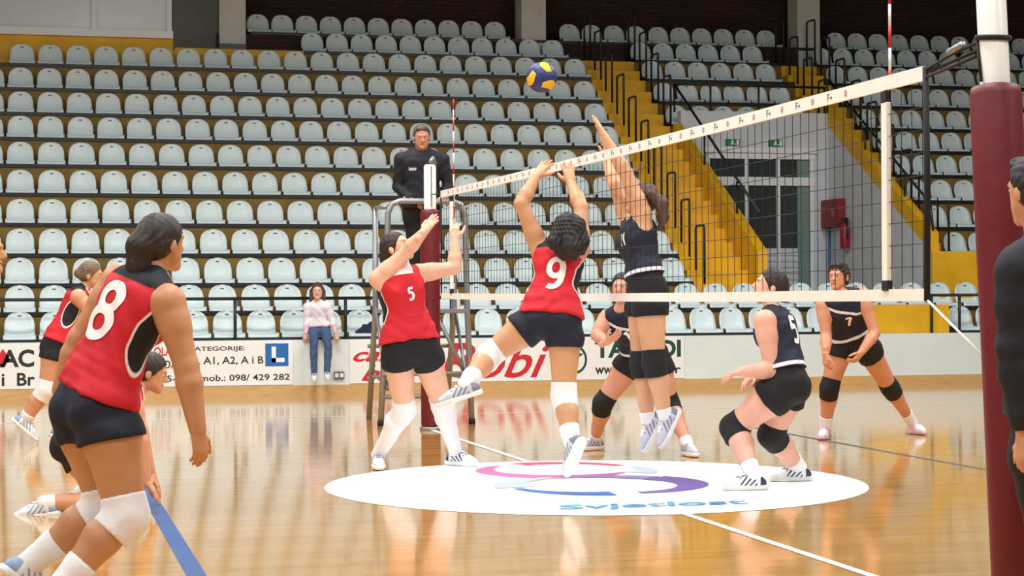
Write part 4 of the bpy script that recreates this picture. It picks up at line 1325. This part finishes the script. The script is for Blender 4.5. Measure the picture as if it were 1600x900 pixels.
def foot(an, fd, fl, fu, s, mats, root, cd):
    """trainer: upper, sole, laces, coloured heel"""
    sole_z = 0.085 * s
    heel = an - fd * 0.045 * s - fu * 0.045 * s; ball = an + fd * 0.115 * s - fu * 0.050 * s; toe = an + fd * 0.170 * s - fu * 0.055 * s
    bot = [(an - fu * (sole_z - 0.026 * s), -fu)]
    U = Field()
    U.cone(heel, ball, 0.038 * s, 0.040 * s, 0.02, clip=bot); U.cone(ball, toe, 0.042 * s, 0.030 * s, 0.02, clip=bot)
    U.cone(an - fu * 0.02 * s, an + fd * 0.09 * s - fu * 0.035 * s, 0.044 * s, 0.034 * s, 0.02, clip=bot)
    U.cone(an - fu * 0.03 * s - fd * 0.01 * s, an - cd * 0.012 * s, 0.046 * s, 0.046 * s, 0.02, clip=[(an - cd * 0.012 * s, -cd)] + bot)
    Vu, Qu = U.mesh(0.0075)
    x = ((Vu - an) @ fd) / s; z = ((Vu - an) @ fu) / s; y = np.abs((Vu - an) @ fl) / s
    side_ = y - 0.024
    stripe_ = np.minimum(0.007 - np.abs((x - 0.05 + z * 0.9 + 0.014) % 0.034 - 0.017), np.minimum(0.055 - np.abs(x - 0.045), side_))
    za = np.maximum(np.maximum(np.minimum(-x - 0.032, -z - 0.0), stripe_), np.minimum(x - 0.30, 0.02))
    zb = np.minimum(0.020 - y, np.minimum(0.065 - np.abs(x - 0.055), z + 0.05))
    up = to_obj('shoe', Vu, Qu, mats[0], root, {'za': za, 'zb': zb})
    So = Field()
    cl = [(an - fu * (sole_z - 0.030 * s), fu), (an - fu * sole_z, -fu)]
    So.cone(heel - fd * 0.004, ball, 0.044 * s, 0.049 * s, 0.01, clip=cl); So.cone(ball, toe + fd * 0.006, 0.049 * s, 0.036 * s, 0.01, clip=cl)
    So.p = [tuple(list(q[:1]) + [q[1] - fu * (sole_z - 0.015 * s + (q[1] - an) @ fu), q[2] - fu * (sole_z - 0.015 * s + (q[2] - an) @ fu)] + list(q[3:])) for q in So.p]
    to_obj('sole', *So.mesh(0.006), mats[1], up)
    Lc = Field()
    for i in range(3):
        t = 0.055 + 0.028 * i
        c = an + fd * t * s + fu * (0.012 - 0.013 * i) * s
        Lc.cone(c + fl * 0.020 * s, c - fl * 0.020 * s + fd * 0.010 * s, 0.0055, 0.0055, 0.003)
    to_obj('laces', *Lc.mesh(0.004), mats[1], up)

# ------------------------------------------------------------------ the people of the photograph
M_num = mat('white_number_print', (242, 238, 236), 0.7)
M_navy_short = mat('navy_shorts_cloth', (16, 20, 40), 0.8, 0.08, 14, 0.5, 16)
M_black_short = mat('black_shorts_cloth', (12, 12, 17), 0.8, 0.08, 14, 0.4, 16)
M_pad_w = mat('white_knee_pad', (232, 230, 232), 0.8, 0.03, 14, 0.3, 25)
M_pad_b = mat('black_knee_pad', (17, 18, 21), 0.8, 0.08, 14, 0.3, 25)
M_sock = mat('white_sock', (236, 236, 238), 0.85, 0.02, 14, 0.3, 40)
M_dark_hair = mat('dark_brown_hair', (44, 33, 30), 0.62, 0.35, 30, 0.3, 60, stretch=(1, 1, 0.2))
M_black_hair = mat('black_hair', (26, 23, 25), 0.62, 0.35, 30, 0.3, 60, stretch=(1, 1, 0.2))
M_brown_hair = mat('brown_hair', (84, 58, 46), 0.62, 0.35, 30, 0.3, 60, stretch=(1, 1, 0.2))
M_fair_hair = mat('fair_brown_hair', (112, 92, 72), 0.62, 0.35, 30, 0.3, 60, stretch=(1, 1, 0.2))
M_grey_hair = mat('grey_brown_hair', (88, 72, 62), 0.5, 0.3, 30, 0.5, 60)

def red_zones(T, u, v, hd):
    panel = 0.05 * (1 - np.sqrt(((v + 0.005) / 0.062) ** 2 + ((T - 0.57) * 0.51 / 0.135) ** 2))
    panel = np.where(np.abs(u) > 0.085, panel, -0.02)
    yoke = np.where(v < 0.02, (T - 0.945) * 0.5, -0.02)
    yoke = np.where(np.abs(u) < 0.13, yoke, (0.16 - np.abs(u)) * 0.5 * (yoke > 0) - 0.02 * (yoke <= 0))
    collar = np.where((v >= 0.02) & (np.abs(u) < 0.085), (T - 0.955) * 0.5, -0.02)
    za = np.maximum(panel, yoke)
    zb = np.maximum(np.where(np.abs(u) > 0.08, 0.0032 - np.abs(panel), -0.02), collar)
    return za, zb
def navy_zones(T, u, v, hd):
    hem = 0.015 - np.abs(hd * 0.51 - 0.022)
    diag = np.where(v > 0, 0.013 - np.abs((T - 0.80) * 0.51 - 0.45 * u), -0.02)
    arm = np.where(T > 0.6, np.abs(u) - 0.142, -0.02)
    return np.full(len(T), -0.02), np.maximum(hem, diag)
def navy_plain_zones(T, u, v, hd):
    return np.full(len(T), -0.02), 0.015 - np.abs(hd * 0.51 - 0.022)
def plain_zones(T, u, v, hd):
    return np.full(len(T), -0.02), np.full(len(T), -0.02)
def track_zones(T, u, v, hd):
    b1 = np.where((v > 0) & (np.abs(T - 0.72) < 0.030) & (np.abs(u - 0.085) < 0.035), 0.01, -0.01)
    b2 = np.where((v > 0) & (np.abs(T - 0.75) < 0.018) & (np.abs(u + 0.09) < 0.03), 0.01, -0.01)
    return np.full(len(T), -0.02), np.maximum(b1, b2)
def girl_zones(T, u, v, hd):
    return (0.02 - hd * 0.4), np.where((v > 0) & (np.abs(u) < 0.05) & (np.abs(T - 0.55) < 0.1), 0.02 * np.sin(T * 160) * np.sin(u * 200), -0.02)
KITS = {
    'red_jersey': dict(sleeve='none', base=(200, 16, 34), za=(14, 14, 26), zb=(238, 232, 234), zones=red_zones, short_mat=M_black_short, hem=0.05, short=0.30, neckr=1.0),
    'navy_jersey': dict(sleeve='none', base=(17, 22, 46), za=(17, 22, 46), zb=(226, 224, 236), zones=navy_zones, short_mat=M_black_short, hem=0.16, short=0.34),
    'plain_navy_jersey': dict(sleeve='none', base=(17, 22, 46), za=(17, 22, 46), zb=(226, 224, 236), zones=navy_plain_zones, short_mat=M_black_short, hem=0.16, short=0.34),
    'track_suit': dict(sleeve='long', base=(14, 17, 30), za=(14, 17, 30), zb=(176, 180, 196), zones=track_zones, short_mat=mat('dark_track_trousers', (12, 13, 18), 0.8, 0.06, 10, 0.3, 16), hem=0.0, trousers=True, ease=0.024, neckr=0.86),
    'girl_top': dict(sleeve='long', base=(236, 232, 242), za=(238, 196, 218), zb=(214, 198, 224), zones=girl_zones, short_mat=mat('blue_denim', (66, 88, 124), 0.85, 0.25, 7, 0.3, 30), hem=0.08, trousers=True, ease=0.012),
}
def shoes(name, base, a, b, sole=(232, 232, 230)):
    return [zone_mat('trainer_' + name, base, a, b, 0.5), mat('sole_' + name, sole, 0.6)]
SH_white = shoes('white_blue', (226, 228, 234), (140, 158, 190), (196, 204, 216))
SH_blue = shoes('blue_heel', (226, 230, 238), (40, 62, 118), (48, 76, 140))
SH_grey = shoes('silver', (196, 200, 212), (120, 124, 140), (230, 230, 236))
SH_pink = shoes('pink', (236, 232, 234), (196, 110, 130), (226, 226, 230), (214, 170, 180))
SH_dark = shoes('white_navy', (230, 232, 236), (52, 56, 82), (60, 66, 96), (214, 220, 214))
SH_black = shoes('black', (28, 28, 30), (28, 28, 30), (40, 40, 42), (30, 30, 30))
TAN = (206, 152, 112); FAIR = (226, 176, 148); PINK = (226, 170, 150)

up_palm = dict(pn=(0, 1, 0), curl=0.10, spread=0.8)
PEOPLE = [
 dict(name_='eight', label='player in red jersey number 8 leaning forward, seen from behind', H=1.76, d=7.62, skin=(192, 136, 96), kit='red_jersey', short_mat=M_navy_short, vox=0.008,
      pelvis=(148, 628), neck=(232, 436, 0), yaw=42, hip_yaw=48, head=(253, 380, 0.2), head_yaw=36, head_pitch=2, hair='tied', hair_mat=M_dark_hair, curve=0.015, hem=0.07, short=0.30, legw=1.36, armw=1.3,
      locks=[((-0.075, 0.0, 0.03), (-0.112, -0.012, -0.01), .045, .050), ((-0.112, -0.012, -0.01), (-0.115, -0.02, -0.09), .050, .044), ((-0.115, -0.02, -0.09), (-0.100, -0.02, -0.17), .044, .020)],
      armR=[(291, 572, -0.2), (309, 672, 0.2), (319, 735, 0.2)], armL=[(124, 530, 0.3), (94, 610, 0.3), (82, 668, 0.2)], handR=dict(pn=(-0.7, 0.6, 0), curl=0.42, spread=0.3), handL=dict(pn=(0.8, 0.4, 0), curl=0.4, spread=0.3),
      legR=[(198, 806, -0.2), (88, 924, 0.0)], legL=[(168, 792, 0.3), (44, 882, 0.5)], toeR=(60, -35), toeL=(60, -40), pad=M_pad_w, sock=0.62, sock_mat=M_sock, shoe=SH_white,
      numbers=[('8', 'back', 0.67, -0.015, 0.15, 0.235, 0.044, 0.12)]),
 dict(name_='nine', label='player in red jersey number 9 jumping at the net with both arms up', H=1.74, d=12.0, skin=TAN, kit='red_jersey', short_mat=M_navy_short,
      pelvis=(861, 494), neck=(874, 388, 0.5), yaw=22, hip_yaw=5, head=(890, 360, 0.4), head_yaw=25, head_pitch=35, hair='long', hair_mat=M_black_hair, hair_noise=0.003, raiseR=0.06, raiseL=0.06, short=0.36, hem=0.02,
      wlocks=[((880, 348, 11.98), (868, 378, 11.95), .055, .05), ((868, 378, 11.95), (880, 400, 11.93), .045, .03), ((890, 350, 11.95), (893, 385, 11.9), .07, .06), ((893, 385, 11.9), (896, 402, 11.9), .05, .025), ((902, 350, 11.98), (910, 378, 11.95), .05, .045), ((910, 378, 11.95), (908, 394, 11.93), .04, .025)],
      armL=[(814, 318, 0.1), (838, 276, 0.6), (857, 250, 0.6)], armR=[(908, 324, 0.8), (892, 286, 0.8), (886, 256, 0.5)], handR=up_palm, handL=dict(pn=(0.5, 0.8, 0), curl=0.12, spread=0.8),
      legL=[(764, 556, 0.1), (727, 601, -0.8)], legR=[(881, 618, 0.1), (893, 692, -0.5)], toeL=(-92, -18), toeR=(-40, -58), pad=M_pad_w, sock=0.66, sock_mat=M_sock, shoe=SH_grey,
      numbers=[('9', 'back', 0.56, 0.035, 0.115, 0.20, 0.036, 0.08)]),
 dict(name_='five', label='player in red jersey with long white socks, arms raised, looking up', H=1.80, d=13.4, skin=FAIR, kit='red_jersey',
      pelvis=(640, 534), neck=(622, 426, 0.2), yaw=152, hip_yaw=165, head=(620, 388, 0.0), head_yaw=112, head_pitch=28, hair='tied', hair_mat=M_dark_hair, raiseR=0.03, raiseL=0.03, short=0.30, hem=0.03,
      locks=[((-0.08, 0, 0.02), (-0.11, 0, -0.03), .045, .04), ((-0.11, 0, -0.03), (-0.09, 0, -0.12), .04, .02)],
      armR=[(634, 394, -0.3), (661, 364, -0.4), (677, 342, 0.2)], armL=[(711, 419, 0.1), (711, 376, 0.4), (709, 350, 0.2)], handR=dict(pn=(0.6, 0.5, 0.4), curl=0.12, spread=0.5), handL=dict(pn=(0.3, 0.9, 0), curl=0.55, spread=0.5),
      legR=[(632, 640, 0.0), (590, 712, 'G')], legL=[(692, 634, 0.0), (712, 708, 'G')], toeR=(172, 0), toeL=(128, 0), pad=M_pad_w, sock=0.10, sock_mat=M_sock, shoe=SH_blue,
      numbers=[('5', 'front', 0.66, 0.012, 0.05, 0.09, 0.018)]),
 dict(name_='blocker', label='player in navy jersey jumping to block behind the net with arms high', H=1.80, d=13.15, skin=(216, 164, 126), kit='plain_navy_jersey',
      pelvis=(1009, 448), neck=(994, 348, 0.3), yaw=-108, hip_yaw=-98, head=(1003, 312, 0.1), head_yaw=-80, head_pitch=18, hair='tied', hair_mat=M_brown_hair, raiseR=0.09, raiseL=0.09, short=0.36,
      wlocks=[((1018, 302, 13.1), (1034, 318, 13.1), .035, .045), ((1034, 318, 13.1), (1037, 340, 13.1), .045, .035), ((1037, 340, 13.1), (1030, 358, 13.1), .035, .015)],
      armL=[(979, 272, 0.0), (944, 214, 0.2), (929, 181, 0.2)], armR=[(961, 288, 0.3), (949, 252, 0.6), (944, 222, 0.3)], handR=dict(pn=(-1, 0.2, 0.2), curl=0.1, spread=0.7), handL=dict(pn=(-1, 0.3, -0.2), curl=0.1, spread=0.7),
      legL=[(1022, 566, 0.1), (1039, 650, 0.3)], legR=[(1003, 568, 0.1), (1012, 656, 0.3)], toeL=(-112, -62), toeR=(-112, -62), pad=M_pad_b, sock=0.86, sock_mat=M_sock, shoe=SH_grey,
      numbers=[('11', 'front', 0.74, 0.045, 0.05, 0.10, 0.016)]),
 dict(name_='one', label='player in navy jersey number 1 lunging behind the blocking player', H=1.74, d=15.0, skin=(212, 152, 126), kit='navy_jersey',
      pelvis=(1008, 552), neck=(974, 484, -0.8), yaw=-155, hip_yaw=-150, head=(972, 450, -0.2), head_yaw=-160, head_pitch=5, hair='tied', hair_mat=M_dark_hair,
      armR=[(932, 524, -0.3), (948, 534, -0.9), (966, 524, -0.4)], armL=[(1020, 524, -0.2), (1008, 536, -0.9), (996, 524, -0.4)], handR=dict(pn=(0.5, 0, 0.9), curl=0.3), handL=dict(pn=(-0.5, 0, 0.9), curl=0.3),
      legR=[(942, 630, -0.5), (930, 686, 'G')], legL=[(1046, 630, -0.5), (1074, 694, 'G')], toeR=(-125, 0), toeL=(165, 0), pad=M_pad_b, sock=0.86, sock_mat=M_sock, shoe=SH_grey,
      numbers=[('1', 'front', 0.62, 0.0, 0.10, 0.12, 0.026)]),
 dict(name_='crouch', label='player in navy jersey number 5 crouching sideways with forearms forward', H=1.76, d=12.35, skin=PINK, kit='plain_navy_jersey',
      pelvis=(1231, 596), neck=(1207, 492, 0.3), yaw=-60, hip_yaw=-76, head=(1203, 448, 0.1), head_yaw=-92, head_pitch=18, hair='tied', hair_mat=M_dark_hair, curve=0.02, legw=1.36, armw=1.35,
      locks=[((-0.08, 0, 0.0), (-0.11, 0, -0.03), .045, .045)],
      armL=[(1207, 578, -0.1), (1160, 581, -0.5), (1134, 586, -0.2)], armR=[(1200, 570, 0.2), (1183, 586, -0.8), (1168, 594, -0.2)], handL=dict(pn=(0, 0, -1), curl=0.4, spread=0.4), handR=dict(pn=(0, 0, -1), curl=0.4, spread=0.4),
      legL=[(1146, 668, -0.2), (1178, 744, 'G')], legR=[(1205, 680, 0.0), (1249, 731, 'G')], toeL=(-98, 0), toeR=(-98, 0), pad=M_pad_b, sock=0.76, sock_mat=M_sock, shoe=SH_dark,
      numbers=[('5', 'back', 0.70, -0.03, 0.12, 0.18, 0.034)]),
 dict(name_='seven', label='player in navy jersey number 7 crouched at the back beside the yellow stair block', H=1.76, d=16.3, skin=(206, 142, 112), kit='navy_jersey',
      pelvis=(1332, 528), neck=(1315, 462, -0.9), yaw=-172, hip_yaw=178, head=(1310, 432, -0.1), head_yaw=-145, head_pitch=0, hair='short', hair_mat=M_dark_hair, fringe=True, hair_noise=0.005,
      armR=[(1291, 524, -0.2), (1290, 553, -0.6), (1290, 574, 0.0)], armL=[(1367, 520, -0.2), (1346, 550, -0.7), (1335, 566, -0.2)], handR=dict(pn=(0.8, 0.4, 0), curl=0.6), handL=dict(pn=(-0.8, 0.4, 0), curl=0.6),
      legR=[(1296, 606, -0.6), (1290, 669, 'G')], legL=[(1391, 606, -0.6), (1426, 662, 'G')], toeR=(-160, 0), toeL=(160, 0), pad=M_pad_b, sock=0.70, sock_mat=M_sock, shoe=SH_pink,
      numbers=[('7', 'front', 0.60, 0.0, 0.07, 0.11, 0.022)]),
 dict(name_='referee', label='referee in dark tracksuit standing on the stand, hands on the rail', H=1.80, d=18.72, skin=(198, 140, 114), kit='track_suit', fem=False, armw=0.95, bulk=0.92, legw=1.0,
      pelvis=(659, 323), neck=(659, 241, 0.0), yaw=178, hip_yaw=180, head=(659, 214, -0.3), head_yaw=172, head_pitch=-12, hair='short', hair_mat=M_grey_hair, hem=0.0,
      armR=[(621, 291, 0.1), (641, 312, -0.7), (655, 316, -0.2)], armL=[(700, 291, 0.1), (690, 311, -0.7), (678, 316, -0.2)], handR=dict(pn=(0, 0.2, -1), curl=0.55), handL=dict(pn=(0, 0.2, -1), curl=0.55),
      legR=[(650, 402, 0), (649, 467, 0)], legL=[(671, 402, 0), (672, 467, 0)], toeR=(-170, 0), toeL=(170, 0), shoe=SH_black),
 dict(name_='girl', label='girl in white top and blue jeans sitting on the barrier wall', H=1.36, d=24.34, skin=(222, 180, 160), kit='girl_top', child=True, hs=1.05, bulk=0.86,
      pelvis=(499, 510), neck=(496, 474, -0.3), yaw=178, hip_yaw=180, head=(496, 455, 0.0), head_yaw=176, head_pitch=0, hair='long', hair_mat=M_brown_hair,
      locks=[((-0.02, 0.075, 0.0), (0.0, 0.085, -0.15), .035, .025), ((-0.02, -0.075, 0.0), (0.0, -0.085, -0.15), .035, .025), ((-0.08, 0, 0), (-0.08, 0, -0.16), .05, .04)],
      armR=[(480, 500, 0.1), (477, 522, -0.2), (476, 536, -0.3)], armL=[(519, 500, 0.1), (525, 522, -0.2), (529, 536, -0.3)], handR=dict(pn=(0, 0.6, -0.5), curl=0.6), handL=dict(pn=(0, 0.6, -0.5), curl=0.6),
      legR=[(490, 541, -1), (491, 583, 0.0)], legL=[(513, 541, -1), (511, 581, 0.0)], toeR=(175, -15), toeL=(170, -15), legw=1.0, armw=1.0, shoe=SH_dark),
 dict(name_='back_left', label='fair-haired player in red jersey leaning forward behind number 8', H=1.76, d=16.5, skin=(208, 150, 116), kit='red_jersey',
      pelvis=(90, 536), neck=(127, 456, 0.1), yaw=78, hip_yaw=75, head=(143, 430, 0.0), head_yaw=88, head_pitch=-4, hair='tied', hair_mat=M_fair_hair,
      locks=[((-0.08, 0, 0.02), (-0.115, 0, 0.01), .035, .04)],
      armR=[(151, 497, -0.2), (182, 520, 0.1)], armL=[(158, 495, 0.2), (190, 515, 0.1)], legR=[(72, 609, 0.1), (40, 655, 0.3)], legL=[(122, 612, 0.3), (96, 672, 0.3)], toeR=(80, -42), toeL=(80, -20),
      pad=M_pad_w, sock=0.82, sock_mat=M_sock, shoe=SH_white, short=0.32),
 dict(name_='kneel', label='player down on one hand and knees behind number 8', H=1.72, d=11.2, skin=(206, 148, 112), kit='red_jersey',
      pelvis=(122, 688), neck=(208, 612, 0.2), yaw=72, hip_yaw=80, head=(236, 582, 0.1), head_yaw=80, head_pitch=-15, hair='tied', hair_mat=M_dark_hair,
      armR=[(219, 672, -0.2), (228, 752, 0.1), (254, 786, 0.1)], armL=[(216, 665, 0.2), (236, 740, 0.1), (256, 778, 0.1)], handR=dict(pn=(0, 0, -1), curl=0.15, spread=0.8), handL=dict(pn=(0, 0, -1), curl=0.15, spread=0.8),
      legR=[(172, 784, 0.0), (70, 786, 0.1)], legL=[(188, 768, 0.6), (128, 770, 0.5)], toeR=(-85, -8), toeL=(-85, -8), pad=M_pad_b, sock=0.84, sock_mat=M_sock, shoe=SH_white),
 dict(name_='official', vox=0.011, label='dark-haired person in dark tracksuit standing in front of the padded post at the picture edge', H=1.78, d=6.35, skin=(206, 150, 120), kit='track_suit', fem=False,
      pelvis=(1652, 640), neck=(1636, 392, 0.1), yaw=-48, hip_yaw=-48, head=(1616, 298, 0.2), head_yaw=-24, head_pitch=0, hair='short', hair_mat=M_black_hair,
      armL=[(1588, 545, -0.1), (1602, 676, 0.1), (1597, 735, 0.0)], armR=[(1720, 545, 0.1), (1716, 676, 0.1)], handL=dict(pn=(0.8, 0.4, 0), curl=0.5), legR=[(1680, 845, 0), (1690, 1035, 0)], legL=[(1650, 845, 0), (1650, 1040, 0)], toeR=(-48, 0), toeL=(-48, 0), shoe=SH_black),
 dict(name_='edge', vox=0.012, label='red jersey player standing at the edge of the picture beside number 8', H=1.76, d=9.2, skin=TAN, kit='red_jersey',
      pelvis=(-70, 580), neck=(-46, 432, 0.1), yaw=80, hip_yaw=80, head=(-26, 392, 0.0), head_yaw=88, head_pitch=0, hair='tied', hair_mat=M_dark_hair,
      armR=[(-60, 525, 0), (-50, 600, 0)], armL=[(-60, 525, 0.2), (-50, 600, 0.1)], legR=[(-60, 715, 0), (-75, 835, 0)], legL=[(-65, 715, 0.2), (-110, 825, 0.2)], toeR=(80, 0), toeL=(80, 0), pad=M_pad_w, sock=0.8, sock_mat=M_sock, shoe=SH_white),
]
JOINTS = {}
for S_ in PEOPLE:
    S_['debug'] = DEBUG
    JOINTS[S_['name_']] = person(S_)

# crumpled jacket on a front-row seat
jk = Field()
c0 = np.array([xw(574, 24.55), 24.52, 0.80])
for dx, dy, dz, r in ((-0.10, 0, 0.0, .05), (-0.02, 0.03, 0.04, .07), (0.08, 0.05, 0.08, .065), (0.12, 0.02, 0.0, .06), (0.02, -0.03, 0.0, .06), (-0.15, -0.03, -0.02, .03)):
    jk.ell(c0 + (dx, dy, dz), np.eye(3), (r, r * 0.9, r * 0.8), 0.03)
o = to_obj('jacket', *jk.mesh(0.01, noise=lambda P: 0.006 * np.sin(P[:, 0] * 60 + 4 * np.sin(P[:, 2] * 40))), mat('dark_navy_fabric', (36, 38, 66), 0.85, 0.1, 12), None)
tag(o, 'crumpled dark navy jacket left on a front row seat beside the girl', 'jacket')
